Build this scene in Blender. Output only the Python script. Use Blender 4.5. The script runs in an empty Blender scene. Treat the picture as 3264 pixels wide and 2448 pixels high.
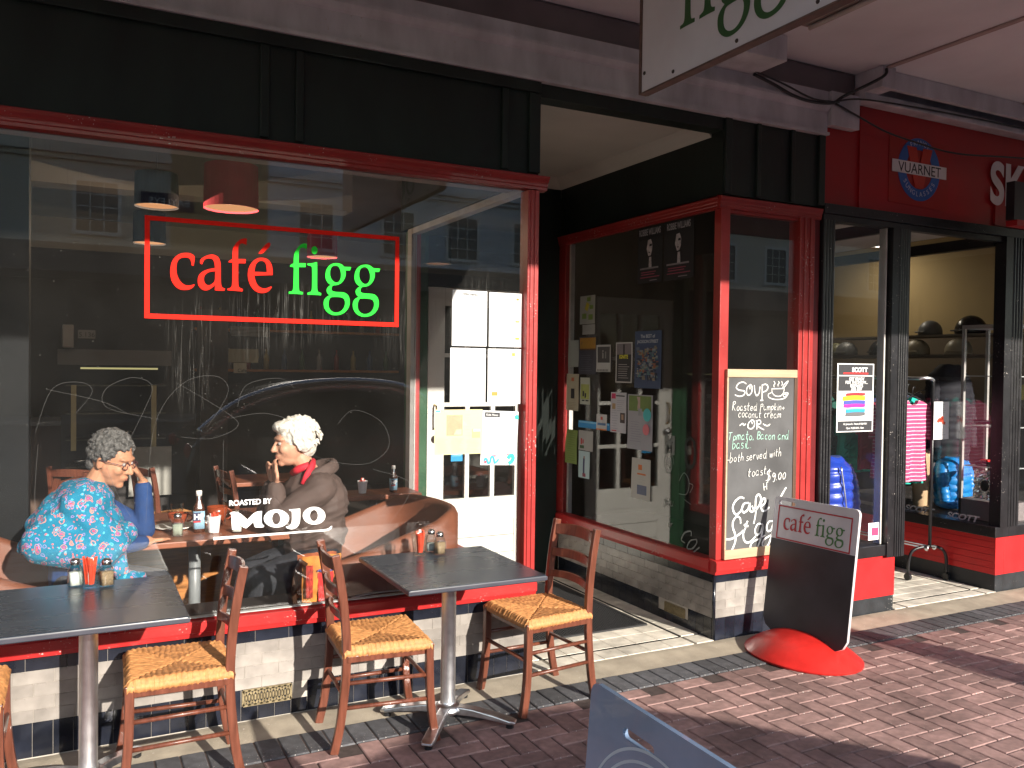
import bpy, bmesh, math, random
from mathutils import Vector, Matrix, Euler, noise
R = math.radians; PI = math.pi
rnd = random.Random(7)
sc = bpy.context.scene
# ------------------------------------------------------------------ camera, sky, sun, exposure
H_CAM = 1.645
cam = bpy.data.cameras.new('camera'); cam.sensor_width = 36; cam.lens = 36*2721.3/3264; cam.clip_end = 400; cam.clip_start = .05
co = bpy.data.objects.new('camera', cam); sc.collection.objects.link(co); sc.camera = co
yaw, pitch, roll = R(27.1807), R(-1.11296), R(.73978)
fwd = Vector((math.sin(yaw)*math.cos(pitch), math.cos(yaw)*math.cos(pitch), math.sin(pitch)))
rgt = Vector((math.cos(yaw), -math.sin(yaw), 0)); up = rgt.cross(fwd)
r2 = rgt*math.cos(roll)+up*math.sin(roll); u2 = up*math.cos(roll)-rgt*math.sin(roll)
co.matrix_world = Matrix.Translation((0, -4, H_CAM)) @ Matrix((r2, u2, -fwd)).transposed().to_4x4()
SUN = Vector((.185, -1, .365)).normalized()              # towards the sun
el = math.asin(SUN.z); az = math.atan2(SUN.x, SUN.y)
w = bpy.data.worlds.new('World'); sc.world = w; w.use_nodes = True
sk = w.node_tree.nodes.new('ShaderNodeTexSky'); sk.sky_type = 'NISHITA'; sk.sun_disc = False
sk.sun_elevation = el; sk.sun_rotation = az; sk.dust_density = 1.0
w.node_tree.links.new(sk.outputs[0], w.node_tree.nodes['Background'].inputs[0])
w.node_tree.nodes['Background'].inputs[1].default_value = .15
sl = bpy.data.lights.new('sun', 'SUN'); sl.energy = 4.2; sl.angle = R(.53); sl.color = (1, .93, .82)
so = bpy.data.objects.new('sun', sl); sc.collection.objects.link(so); so.location = (3, -10, 8)
so.rotation_euler = SUN.to_track_quat('Z', 'Y').to_euler()
sc.view_settings.view_transform = 'Standard'; sc.view_settings.look = 'None'; sc.view_settings.gamma = 1
sc.view_settings.exposure = 1.1
sc.view_settings.use_curve_mapping = False
sc.render.engine = 'CYCLES'
cy = sc.cycles; cy.use_denoising = True; cy.max_bounces = 10; cy.transparent_max_bounces = 24; cy.glossy_bounces = 5
cy.sample_clamp_indirect = 6; cy.caustics_reflective = False; cy.caustics_refractive = False
# ------------------------------------------------------------------ materials
def node(nt, t, **k):
    n = nt.nodes.new(t)
    for a, b in k.items(): setattr(n, a, b)
    return n
def M(name, col, rough=.5, var=.12, vs=6, bump=0, bs=60, metal=0, rand=0, coat=0, spec=.5, streak=None, speck=0, emit=0, trans=0):
    """paint, wood, stone: colour with mottling, wear specks, relief and a shift per object"""
    m = bpy.data.materials.new(name); m.use_nodes = True; nt = m.node_tree; b = nt.nodes['Principled BSDF']; L = nt.links.new
    b.inputs['Roughness'].default_value = rough; b.inputs['Metallic'].default_value = metal
    b.inputs['Coat Weight'].default_value = coat; b.inputs['Specular IOR Level'].default_value = spec
    tc = node(nt, 'ShaderNodeTexCoord'); src = tc.outputs['Object']
    if streak:
        mp = node(nt, 'ShaderNodeMapping'); mp.inputs['Scale'].default_value = streak; L(src, mp.inputs[0]); src = mp.outputs[0]
    c = node(nt, 'ShaderNodeRGB'); c.outputs[0].default_value = (*col, 1); cur = c.outputs[0]
    if var:
        n = node(nt, 'ShaderNodeTexNoise'); n.inputs['Scale'].default_value = vs; n.inputs['Detail'].default_value = 6; L(src, n.inputs['Vector'])
        mr = node(nt, 'ShaderNodeMapRange'); mr.inputs[1].default_value = .3; mr.inputs[2].default_value = .7; mr.inputs[3].default_value = 1-var; mr.inputs[4].default_value = 1+var
        L(n.outputs['Fac'], mr.inputs[0])
        mx = node(nt, 'ShaderNodeVectorMath', operation='SCALE'); L(cur, mx.inputs[0]); L(mr.outputs[0], mx.inputs['Scale']); cur = mx.outputs[0]
        mr2 = node(nt, 'ShaderNodeMapRange'); mr2.inputs[3].default_value = max(0.03, rough*.8); mr2.inputs[4].default_value = min(1, rough*1.25); L(n.outputs['Fac'], mr2.inputs[0]); L(mr2.outputs[0], b.inputs['Roughness'])
    if rand:
        oi = node(nt, 'ShaderNodeObjectInfo'); mr = node(nt, 'ShaderNodeMapRange'); mr.inputs[3].default_value = 1-rand; mr.inputs[4].default_value = 1+rand; L(oi.outputs['Random'], mr.inputs[0])
        mx = node(nt, 'ShaderNodeVectorMath', operation='SCALE'); L(cur, mx.inputs[0]); L(mr.outputs[0], mx.inputs['Scale']); cur = mx.outputs[0]
        gp = node(nt, 'ShaderNodeNewGeometry')                     # stains that run across neighbouring pieces
        for sc_, am in ((2.3, .20), (11, .12)):
            n = node(nt, 'ShaderNodeTexNoise'); n.inputs['Scale'].default_value = sc_; n.inputs['Detail'].default_value = 4; L(gp.outputs['Position'], n.inputs['Vector'])
            mr = node(nt, 'ShaderNodeMapRange'); mr.inputs[1].default_value = .32; mr.inputs[2].default_value = .62; mr.inputs[3].default_value = 1-am*1.3; mr.inputs[4].default_value = 1+am; L(n.outputs['Fac'], mr.inputs[0])
            mx = node(nt, 'ShaderNodeVectorMath', operation='SCALE'); L(cur, mx.inputs[0]); L(mr.outputs[0], mx.inputs['Scale']); cur = mx.outputs[0]
        vo = node(nt, 'ShaderNodeTexVoronoi'); vo.inputs['Scale'].default_value = 6; L(gp.outputs['Position'], vo.inputs['Vector'])
        mr = node(nt, 'ShaderNodeMapRange'); mr.inputs[1].default_value = .035; mr.inputs[2].default_value = .08; mr.inputs[3].default_value = .62; mr.inputs[4].default_value = 1; L(vo.outputs['Distance'], mr.inputs[0])
        mx = node(nt, 'ShaderNodeVectorMath', operation='SCALE'); L(cur, mx.inputs[0]); L(mr.outputs[0], mx.inputs['Scale']); cur = mx.outputs[0]
    if speck:
        n = node(nt, 'ShaderNodeTexNoise'); n.inputs['Scale'].default_value = 90; n.inputs['Detail'].default_value = 3; L(tc.outputs['Object'], n.inputs['Vector'])
        cr = node(nt, 'ShaderNodeMapRange'); cr.inputs[1].default_value = .68-speck*.1; cr.inputs[2].default_value = .71-speck*.1; L(n.outputs['Fac'], cr.inputs[0])
        n5 = node(nt, 'ShaderNodeTexNoise'); n5.inputs['Scale'].default_value = 4.5; n5.inputs['Detail'].default_value = 4; L(tc.outputs['Object'], n5.inputs['Vector'])
        k5 = node(nt, 'ShaderNodeMapRange'); k5.inputs[1].default_value = .54; k5.inputs[2].default_value = .60; L(n5.outputs['Fac'], k5.inputs[0]); q5 = node(nt, 'ShaderNodeMath', operation='MULTIPLY'); L(cr.outputs[0], q5.inputs[0]); L(k5.outputs[0], q5.inputs[1]); cr = q5
        mx = node(nt, 'ShaderNodeMix', data_type='RGBA'); L(cr.outputs[0], mx.inputs[0]); L(cur, mx.inputs[6]); mx.inputs[7].default_value = (.55, .5, .46, 1); cur = mx.outputs[2]
    L(cur, b.inputs['Base Color'])
    if bump:
        n = node(nt, 'ShaderNodeTexNoise'); n.inputs['Scale'].default_value = bs; n.inputs['Detail'].default_value = 5; L(src, n.inputs['Vector'])
        bp = node(nt, 'ShaderNodeBump'); bp.inputs['Strength'].default_value = bump; bp.inputs['Distance'].default_value = .004; L(n.outputs['Fac'], bp.inputs['Height']); L(bp.outputs[0], b.inputs['Normal'])
    if emit:
        b.inputs['Emission Color'].default_value = (*col, 1); b.inputs['Emission Strength'].default_value = emit
    if trans:
        b.inputs['Transmission Weight'].default_value = trans
    return m
def glass_mat(name, dirt=0., tint=(1, 1, 1), film=0.0, runs=0.):
    m = bpy.data.materials.new(name); m.use_nodes = True; nt = m.node_tree; nt.nodes.clear(); L = nt.links.new
    out = node(nt, 'ShaderNodeOutputMaterial'); tr = node(nt, 'ShaderNodeBsdfTransparent'); tr.inputs[0].default_value = (*tint, 1)
    gl = node(nt, 'ShaderNodeBsdfGlossy'); gl.inputs['Roughness'].default_value = 0
    lw = node(nt, 'ShaderNodeLayerWeight'); lw.inputs[0].default_value = .5; pw = node(nt, 'ShaderNodeMath', operation='POWER'); L(lw.outputs['Facing'], pw.inputs[0]); pw.inputs[1].default_value = 5
    fr = node(nt, 'ShaderNodeMapRange'); fr.inputs[3].default_value = .042; fr.inputs[4].default_value = 1; L(pw.outputs[0], fr.inputs[0])
    mx = node(nt, 'ShaderNodeMixShader'); L(fr.outputs[0], mx.inputs[0]); L(tr.outputs[0], mx.inputs[1]); L(gl.outputs[0], mx.inputs[2]); cur = mx.outputs[0]
    if dirt or film or runs:
        tc = node(nt, 'ShaderNodeTexCoord'); df = node(nt, 'ShaderNodeBsdfDiffuse'); df.inputs[0].default_value = (.62, .6, .56, 1)
        vo = node(nt, 'ShaderNodeTexVoronoi'); vo.inputs['Scale'].default_value = 42; L(tc.outputs['Object'], vo.inputs['Vector'])
        cr = node(nt, 'ShaderNodeMapRange'); cr.inputs[1].default_value = .075; cr.inputs[2].default_value = .03; L(vo.outputs['Distance'], cr.inputs[0])
        sp = node(nt, 'ShaderNodeSeparateColor'); L(vo.outputs['Color'], sp.inputs[0])
        gt = node(nt, 'ShaderNodeMath', operation='GREATER_THAN'); gt.inputs[1].default_value = .80; L(sp.outputs[0], gt.inputs[0])
        m1 = node(nt, 'ShaderNodeMath', operation='MULTIPLY'); L(cr.outputs[0], m1.inputs[0]); L(gt.outputs[0], m1.inputs[1])
        m2 = node(nt, 'ShaderNodeMath', operation='MULTIPLY'); L(m1.outputs[0], m2.inputs[0]); m2.inputs[1].default_value = dirt
        # runs of dried water: noise squeezed into long thin vertical lines, in patches
        mp = node(nt, 'ShaderNodeMapping'); mp.inputs['Scale'].default_value = (26, 26, .55); L(tc.outputs['Object'], mp.inputs[0])
        n = node(nt, 'ShaderNodeTexNoise'); n.inputs['Scale'].default_value = 1.6; n.inputs['Detail'].default_value = 3; L(mp.outputs[0], n.inputs['Vector'])
        s1 = node(nt, 'ShaderNodeMath', operation='SUBTRACT'); s1.inputs[1].default_value = .5; L(n.outputs['Fac'], s1.inputs[0])
        ab = node(nt, 'ShaderNodeMath', operation='ABSOLUTE'); L(s1.outputs[0], ab.inputs[0])
        c2 = node(nt, 'ShaderNodeMapRange'); c2.inputs[1].default_value = .012; c2.inputs[2].default_value = .003; c2.inputs[4].default_value = runs; L(ab.outputs[0], c2.inputs[0])
        n3 = node(nt, 'ShaderNodeTexNoise'); n3.inputs['Scale'].default_value = 1.4; L(tc.outputs['Object'], n3.inputs['Vector'])
        c3 = node(nt, 'ShaderNodeMapRange'); c3.inputs[1].default_value = .58; c3.inputs[2].default_value = .66; L(n3.outputs['Fac'], c3.inputs[0])
        m3 = node(nt, 'ShaderNodeMath', operation='MULTIPLY'); L(c2.outputs[0], m3.inputs[0]); L(c3.outputs[0], m3.inputs[1])
        ad = node(nt, 'ShaderNodeMath', operation='ADD'); L(m2.outputs[0], ad.inputs[0]); L(m3.outputs[0], ad.inputs[1])
        n4 = node(nt, 'ShaderNodeTexNoise'); n4.inputs['Scale'].default_value = 3; n4.inputs['Detail'].default_value = 5; L(tc.outputs['Object'], n4.inputs['Vector'])
        m4 = node(nt, 'ShaderNodeMath', operation='MULTIPLY'); m4.inputs[1].default_value = film*2; L(n4.outputs['Fac'], m4.inputs[0])
        a2 = node(nt, 'ShaderNodeMath', operation='ADD', use_clamp=True); L(ad.outputs[0], a2.inputs[0]); L(m4.outputs[0], a2.inputs[1])
        m5 = node(nt, 'ShaderNodeMixShader'); L(a2.outputs[0], m5.inputs[0]); L(cur, m5.inputs[1]); L(df.outputs[0], m5.inputs[2]); cur = m5.outputs[0]
    L(cur, out.inputs['Surface']); return m
def emis(name, col, s):
    m = bpy.data.materials.new(name); m.use_nodes = True; nt = m.node_tree; nt.nodes.clear()
    o = node(nt, 'ShaderNodeOutputMaterial'); e = node(nt, 'ShaderNodeEmission'); e.inputs[0].default_value = (*col, 1); e.inputs[1].default_value = s
    nt.links.new(e.outputs[0], o.inputs[0]); return m
GREEN = M('dark_green_paint', (.016, .025, .021), .45, .4, 4, .3, 25, spec=.4, streak=(1, 1, .35))
PILB = M('pillar_near_black', (.006, .007, .008), .6, .3, 4, .1, 30, spec=.15)
GREEN2 = M('alcove_green_paint', (.035, .11, .055), .35, .2, 5, .1, 40, spec=.4)
RED = M('red_gloss_paint', (.33, .024, .022), .38, .16, 5, .3, 30, coat=.08, speck=.35, streak=(1, 1, 1))
RED2 = M('red_sill_paint', (.42, .022, .022), .33, .12, 6, .25, 30, speck=.35)
GREY = M('weathered_lilac_grey_paint', (.64, .64, .68), .6, .2, 3, .3, 30, streak=(2.5, 2.5, .8), speck=.05)
CEIL = M('canopy_ceiling_paint', (.82, .83, .87), .6, .12, 1.2, .1, 20)
WHITE = M('white_paint', (.80, .79, .74), .4, .05, 5, .1, 30)
OFFW = M('cream_paint', (.62, .60, .55), .6, .1, 2)
BEIGE = M('beige_wall', (.40, .37, .32), .8, .1, 2)
TRIMW = M('weathered_white_trim', (.55, .53, .50), .5, .15, 8)
BLACKP = M('black_paint', (.012, .011, .013), .35, .3, 12, .3, 40, speck=.02)
BLACKM = M('black_metal', (.015, .015, .017), .35, .1)
TILEW = M('cream_glazed_tile', (.265, .24, .22), .28, .15, 9, .05, 20, rand=.09)
TILEB = M('black_glazed_tile', (.012, .014, .022), .18, .35, 9, .04, 20, rand=.3)
GROUT = M('grout', (.42, .38, .33), .9, .2, 20)
STONE = M('concrete_step', (.36, .31, .24), .85, .22, 7, .5, 120, speck=.12)
BRICK = M('red_paver', (.28, .172, .155), .85, .22, 25, .6, 260, rand=.20, speck=.10)
BRICKG = M('grey_paver', (.085, .085, .092), .85, .25, 25, .6, 260, rand=.22, speck=.22)
JOINT = M('joint_sand', (.07, .05, .045), .95, .3, 30, .5, 200)
FGROUT = M('floor_grout', (.26, .23, .19), .95, .2, 20, spec=.1)
FTILE = M('cream_floor_tile', (.66, .61, .52), .75, .12, 12, .1, 60, rand=.07)
FTILEB = M('dark_floor_tile', (.022, .021, .021), .85, .2, 12, rand=.2, spec=.08)
MAT_R = M('rubber_mat', (.022, .022, .024), .75, .2, 30)
WOODC = M('reddish_brown_lacquered_wood', (.135, .042, .024), .30, .3, 5, .12, 90, coat=.3, streak=(14, 14, 1.5))
RUSH = M('woven_rush', (.50, .225, .080), .6, .22, 60, .4, 260)
TTOP = M('black_laminate', (.030, .038, .052), .27, .18, 2, 0, 12, spec=.9, streak=(1, 4, 1))
TEDGE = M('dark_table_edge', (.05, .05, .065), .35, .2)
CHROME = M('polished_steel', (.78, .78, .80), .36, .1, 20, metal=1)
CASTAL = M('cast_aluminium', (.66, .66, .68), .30, .15, 30, .1, 60, metal=1)
VINYL = M('tan_brown_vinyl', (.17, .055, .026), .6, .15, 8, .15, 60)
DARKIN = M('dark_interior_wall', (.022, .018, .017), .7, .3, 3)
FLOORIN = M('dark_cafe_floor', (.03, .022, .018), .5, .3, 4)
WOODIN = M('orange_wood', (.42, .17, .045), .35, .25, 5, .05, 50, streak=(1.5, 8, 14))
TABLEIN = M('brown_laminate', (.27, .09, .045), .35, .1)
PAPER = M('white_paper', (.80, .80, .79), .7, .03)
INK = M('black_ink', (.02, .02, .022), .6, 0)
BLACKB = M('chalkboard_slate', (.085, .085, .088), .85, .35, 4, .1, 60)
CHALK = M('white_chalk', (.74, .73, .70), .95, .2, 60)
CHALKG = M('green_chalk', (.42, .70, .58), .95, .2, 60)
PINE = M('pine_wood', (.50, .34, .22), .5, .12, 4, .05, 40, streak=(1, 8, 14))
SIGNRED = M('sign_red_plastic', (.56, .020, .016), .42, .2, 9, .1, 40, coat=.08)
BOARD = M('sign_blackboard', (.030, .030, .037), .42, .3, 5, .1, 30)
BOARDW = M('sign_brushed_panel', (.56, .53, .55), .38, .1, 4)
VRED = M('vinyl_red', (.78, .022, .014), .8, 0, spec=.05)
VGREEN = M('vinyl_green', (.03, .66, .05), .8, 0, spec=.05)
VWHITE = M('vinyl_white', (.86, .86, .86), .5, 0)
PRED = M('print_red', (.40, .02, .03), .5, 0)
PGREEN = M('print_green', (.06, .17, .05), .5, 0)
GLASS = glass_mat('shop_window_glass', .36, film=.006, runs=.07)
GLASS2 = glass_mat('clean_glass', .25, film=.004)
GLASSJ = glass_mat('jar_glass', 0, (.93, .95, .94))
# ------------------------------------------------------------------ mesh builder
OFF = {}
class MB:
    def __init__(s): s.v = []; s.f = []; s.m = []; s.mi = 0
    def add(s, vs, fs):
        n = len(s.v); s.v += [tuple(p) for p in vs]; s.f += [tuple(i+n for i in q) for q in fs]; s.m += [s.mi]*len(fs); return s
    def box(s, x0, x1, y0, y1, z0, z1):
        return s.add([(x0,y0,z0),(x1,y0,z0),(x1,y1,z0),(x0,y1,z0),(x0,y0,z1),(x1,y0,z1),(x1,y1,z1),(x0,y1,z1)],
                     [(0,3,2,1),(4,5,6,7),(0,1,5,4),(1,2,6,5),(2,3,7,6),(3,0,4,7)])
    def prism(s, poly, f):
        """poly: 2D points; f(u,v,k) -> 3D for k 0/1"""
        n = len(poly); vs = [f(u, v, 0) for u, v in poly]+[f(u, v, 1) for u, v in poly]
        fs = [tuple(range(n)), tuple(range(2*n-1, n-1, -1))]+[(i, i+n, (i+1) % n+n, (i+1) % n) for i in range(n)]
        return s.add(vs, fs)
    def xprism(s, poly, x0, x1): return s.prism(poly, lambda u, v, k: ((x0, x1)[k], u, v))
    def yprism(s, poly, y0, y1): return s.prism(poly, lambda u, v, k: (u, (y0, y1)[k], v))
    def zprism(s, poly, z0, z1): return s.prism(poly, lambda u, v, k: (u, v, (z0, z1)[k]))
    def tube(s, pts, r, n=10, cap=True, flat=1, upv=None):
        pts = [Vector(p) for p in pts]; rs = r if isinstance(r, (list, tuple)) else [r]*len(pts)
        vs = []; a = None
        for i, p in enumerate(pts):
            t = (pts[min(i+1, len(pts)-1)]-pts[max(i-1, 0)]).normalized()
            if a is None: a = Vector(upv) if upv else (Vector((0, 0, 1)) if abs(t.z) < .9 else Vector((1, 0, 0)))
            a = (a-t*a.dot(t)).normalized(); b = t.cross(a)
            for k in range(n):
                th = 2*PI*k/n; vs.append(p+a*math.cos(th)*rs[i]+b*math.sin(th)*rs[i]*flat)
        fs = [(i*n+k, i*n+(k+1) % n, (i+1)*n+(k+1) % n, (i+1)*n+k) for i in range(len(pts)-1) for k in range(n)]
        if cap: fs += [tuple(range(n-1, -1, -1)), tuple(range((len(pts)-1)*n, len(pts)*n))]
        return s.add(vs, fs)
    def bar(s, pts, w, h, side=(0, 1, 0)):
        """rectangular bar along pts; side = direction of the width"""
        pts = [Vector(p) for p in pts]; vs = []; sd = Vector(side)
        ws = w if isinstance(w, (list, tuple)) else [w]*len(pts); hs = h if isinstance(h, (list, tuple)) else [h]*len(pts)
        for i, p in enumerate(pts):
            t = (pts[min(i+1, len(pts)-1)]-pts[max(i-1, 0)]).normalized(); a = (sd-t*sd.dot(t)).normalized(); b = t.cross(a)
            for q, r in ((-1, -1), (1, -1), (1, 1), (-1, 1)): vs.append(p+a*ws[i]/2*q+b*hs[i]/2*r)
        fs = [(i*4+k, i*4+(k+1) % 4, (i+1)*4+(k+1) % 4, (i+1)*4+k) for i in range(len(pts)-1) for k in range(4)]
        fs += [(3, 2, 1, 0), tuple(range((len(pts)-1)*4, len(pts)*4))]
        return s.add(vs, fs)
    def lathe(s, prof, c=(0, 0, 0), n=20, sq=None, caps=True):
        vs = []
        for r, z in prof:
            for k in range(n):
                th = 2*PI*(k+.5)/n; cx, sy = math.cos(th), math.sin(th)
                if sq: q = (abs(cx)**sq+abs(sy)**sq)**(-1/sq); cx *= q; sy *= q
                vs.append((c[0]+r*cx, c[1]+r*sy, c[2]+z))
        m = len(prof)
        fs = [(i*n+k, i*n+(k+1) % n, (i+1)*n+(k+1) % n, (i+1)*n+k) for i in range(m-1) for k in range(n)]
        if caps and prof[0][0] > 1e-5: fs.append(tuple(range(n-1, -1, -1)))
        if caps and prof[-1][0] > 1e-5: fs.append(tuple(range((m-1)*n, m*n)))
        return s.add(vs, fs)
    def ell(s, c, r, rot=None, nu=14, nv=9):
        vs = []; c = Vector(c); rr = rot if rot is not None else Matrix.Identity(3)
        for j in range(nv+1):
            ph = PI*j/nv
            for k in range(nu):
                th = 2*PI*k/nu
                vs.append(c+rr @ Vector((r[0]*math.sin(ph)*math.cos(th), r[1]*math.sin(ph)*math.sin(th), r[2]*math.cos(ph))))
        fs = [(j*nu+k, (j+1)*nu+k, (j+1)*nu+(k+1) % nu, j*nu+(k+1) % nu) for j in range(nv) for k in range(nu)]
        return s.add(vs, fs)
    def cap(s, p0, p1, r0, r1, n=12):
        p0, p1 = Vector(p0), Vector(p1); d = (p1-p0).normalized(); pts = []; rs = []
        for k in range(5): a = PI/2*k/4; pts.append(p0-d*r0*math.cos(a)); rs.append(max(r0*math.sin(a), .0005))
        for k in range(5): a = PI/2*k/4; pts.append(p1+d*r1*math.sin(a)); rs.append(max(r1*math.cos(a), .0005))
        return s.tube(pts, rs, n)
    def grid(s, fn, nu, nv, thick=0):
        vs = [fn(i/nu, j/nv) for i in range(nu+1) for j in range(nv+1)]
        return s.add(vs, [(i*(nv+1)+j, (i+1)*(nv+1)+j, (i+1)*(nv+1)+j+1, i*(nv+1)+j+1) for i in range(nu) for j in range(nv)])
    def mesh(s, name, mats, smooth=False, merge=False, recalc=False):
        me = bpy.data.meshes.new(name); me.from_pydata(s.v, [], s.f)
        for m in (mats if isinstance(mats, (list, tuple)) else [mats]): me.materials.append(m)
        me.polygons.foreach_set('material_index', s.m)
        if merge or recalc:
            bm = bmesh.new(); bm.from_mesh(me)
            if merge: bmesh.ops.remove_doubles(bm, verts=bm.verts, dist=.0004)
            bmesh.ops.recalc_face_normals(bm, faces=bm.faces)
            bm.to_mesh(me); bm.free()
        if smooth: me.shade_smooth()
        me.update(); return me
def link(o): sc.collection.objects.link(o); return o
def put(name, me, parent=None, bevel=0, autos=None, world=True, seg=2, rough=0, kind=None, label=None):
    o = link(bpy.data.objects.new(name, me))
    if parent is not None:
        o.parent = parent
        if world: o.location = -OFF.get(parent.name, Vector((0, 0, 0)))
        OFF[o.name] = Vector((0, 0, 0))
    else: OFF[o.name] = Vector((0, 0, 0))
    if bevel:
        b = o.modifiers.new('edge', 'BEVEL'); b.width = bevel; b.segments = seg; b.limit_method = 'ANGLE'; b.angle_limit = R(40)
    if kind: o['kind'] = kind
    if label: o['label'] = label
    return o
def P(name, mb, mat, parent=None, smooth=False, bevel=0, world=True, merge=False, recalc=False, **k):
    o = put(name, mb.mesh(name, mat, smooth, merge, recalc), parent, bevel, world=world, **k)
    return o
def thing(name, label, cat, loc=(0, 0, 0), rz=0, group=None):
    o = link(bpy.data.objects.new(name, None)); o.location = loc; o.rotation_euler = (0, 0, rz); o.empty_display_size = .1
    OFF[o.name] = Vector(loc); o['label'] = label; o['category'] = cat
    if group: o['group'] = group
    return o
def tag(o, label, cat, group=None):
    o['label'] = label; o['category'] = cat
    if group: o['group'] = group
    return o
def struct(name, mb, mat, parent=None, **k):
    o = P(name, mb, mat, parent, **k); o['kind'] = 'structure'; return o
def dup(root, loc, rz=0, label=None, scale=None):
    r = link(root.copy()); r.location = loc; r.rotation_euler = (0, 0, rz)
    if scale: r.scale = scale
    if label: r['label'] = label
    for ch in list(root.children):
        c = link(ch.copy()); c.parent = r
        for g in ch.children: d = link(g.copy()); d.parent = c
    return r
def to_mesh(o, name, mat=None):
    dg = bpy.context.evaluated_depsgraph_get(); me = bpy.data.meshes.new_from_object(o.evaluated_get(dg)); me.name = name
    d = o.data; bpy.data.objects.remove(o)
    if mat: me.materials.clear(); me.materials.append(mat)
    return me
FRONT = lambda x, y, z: Matrix.Translation((x, y, z)) @ Euler((PI/2, 0, 0)).to_matrix().to_4x4()          # read looking along +y
SIDE = lambda x, y, z: Matrix.Translation((x, y, z)) @ Euler((PI/2, 0, -PI/2)).to_matrix().to_4x4()       # read looking along +x
def flatcurve(polys, name):
    cu = bpy.data.curves.new(name, 'CURVE'); cu.dimensions = '2D'; cu.fill_mode = 'BOTH'
    for p in polys:
        sp = cu.splines.new('POLY'); sp.points.add(len(p)-1); sp.use_cyclic_u = True
        for i, (x, y) in enumerate(p): sp.points[i].co = (x, y, 0, 1)
    return cu
def chaikin(p, it=2):
    for _ in range(it):
        q = []; n = len(p)
        for i in range(n):
            a, b, c = Vector(p[i-1]), Vector(p[i]), Vector(p[(i+1) % n])
            ang = abs((b-a).angle_signed(c-b, 0)) if (b-a).length > 0 and (c-b).length > 0 else 0
            if ang < R(52): q += [tuple(b+(a-b)*.25), tuple(b+(c-b)*.25)]
            else: q.append(tuple(b))
        p = q
    return p
WLD = [True]
def curve_obj(cu, name, mat, parent, mtx, ext=.0):
    cu.extrude = ext; o = link(bpy.data.objects.new(name, cu)); bpy.context.view_layer.update()
    me = to_mesh(o, name, mat); me.transform(mtx)
    return put(name, me, parent, world=WLD[0])
def text(body, size, mat, parent, mtx, name='lettering', bold=0, sx=1, shear=0, align='LEFT', ext=.0004, spacing=1):
    cu = bpy.data.curves.new(name, 'FONT'); cu.body = body; cu.size = size; cu.offset = bold; cu.shear = shear; cu.align_x = align; cu.space_character = spacing
    return curve_obj(cu, name, mat, parent, mtx @ Matrix.Diagonal((sx, 1, 1, 1)), ext)
def catmull(p, n=6):
    p = [Vector(q) for q in p]
    if len(p) < 3: return p
    out = []
    for i in range(len(p)-1):
        a, b, c, d = p[max(i-1, 0)], p[i], p[i+1], p[min(i+2, len(p)-1)]
        for k in range(n):
            t = k/n; out.append(.5*((2*b)+(c-a)*t+(2*a-5*b+4*c-d)*t*t+(3*b-a-3*c+d)*t**3))
    return out+[p[-1]]
def ribbons(paths, width, mb=None, lift=.00012, taper=True, smooth=True):
    """hand drawn strokes in a plane (x right, y up, z towards the reader)"""
    mb = mb or MB(); z = 0
    for p in paths:
        w_ = width
        if isinstance(p, tuple) and isinstance(p[0], list): p, w_ = p
        q = catmull([(a, b, 0) for a, b in p], 5) if smooth and len(p) > 2 else [Vector((a, b, 0)) for a, b in p]
        z += lift; vs = []
        for i, a in enumerate(q):
            t = q[min(i+1, len(q)-1)]-q[max(i-1, 0)]
            t = t.normalized() if t.length > 1e-9 else Vector((1, 0, 0)); nn = Vector((-t.y, t.x, 0))
            ww = w_/2*(1 if not taper else .72+.28*math.sin(PI*min(1, (i+.6)/len(q)))*1.0+.1*math.sin(i*2.1))
            vs += [tuple(a+nn*ww+Vector((0, 0, z))), tuple(a-nn*ww+Vector((0, 0, z)))]
        mb.add(vs, [(2*i, 2*i+1, 2*i+3, 2*i+2) for i in range(len(q)-1)])
    return mb
def strokes(paths, width, name, mat, parent, mtx, **k):
    me = ribbons(paths, width, **k).mesh(name, mat); me.transform(mtx); return put(name, me, parent, world=WLD[0])
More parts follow.
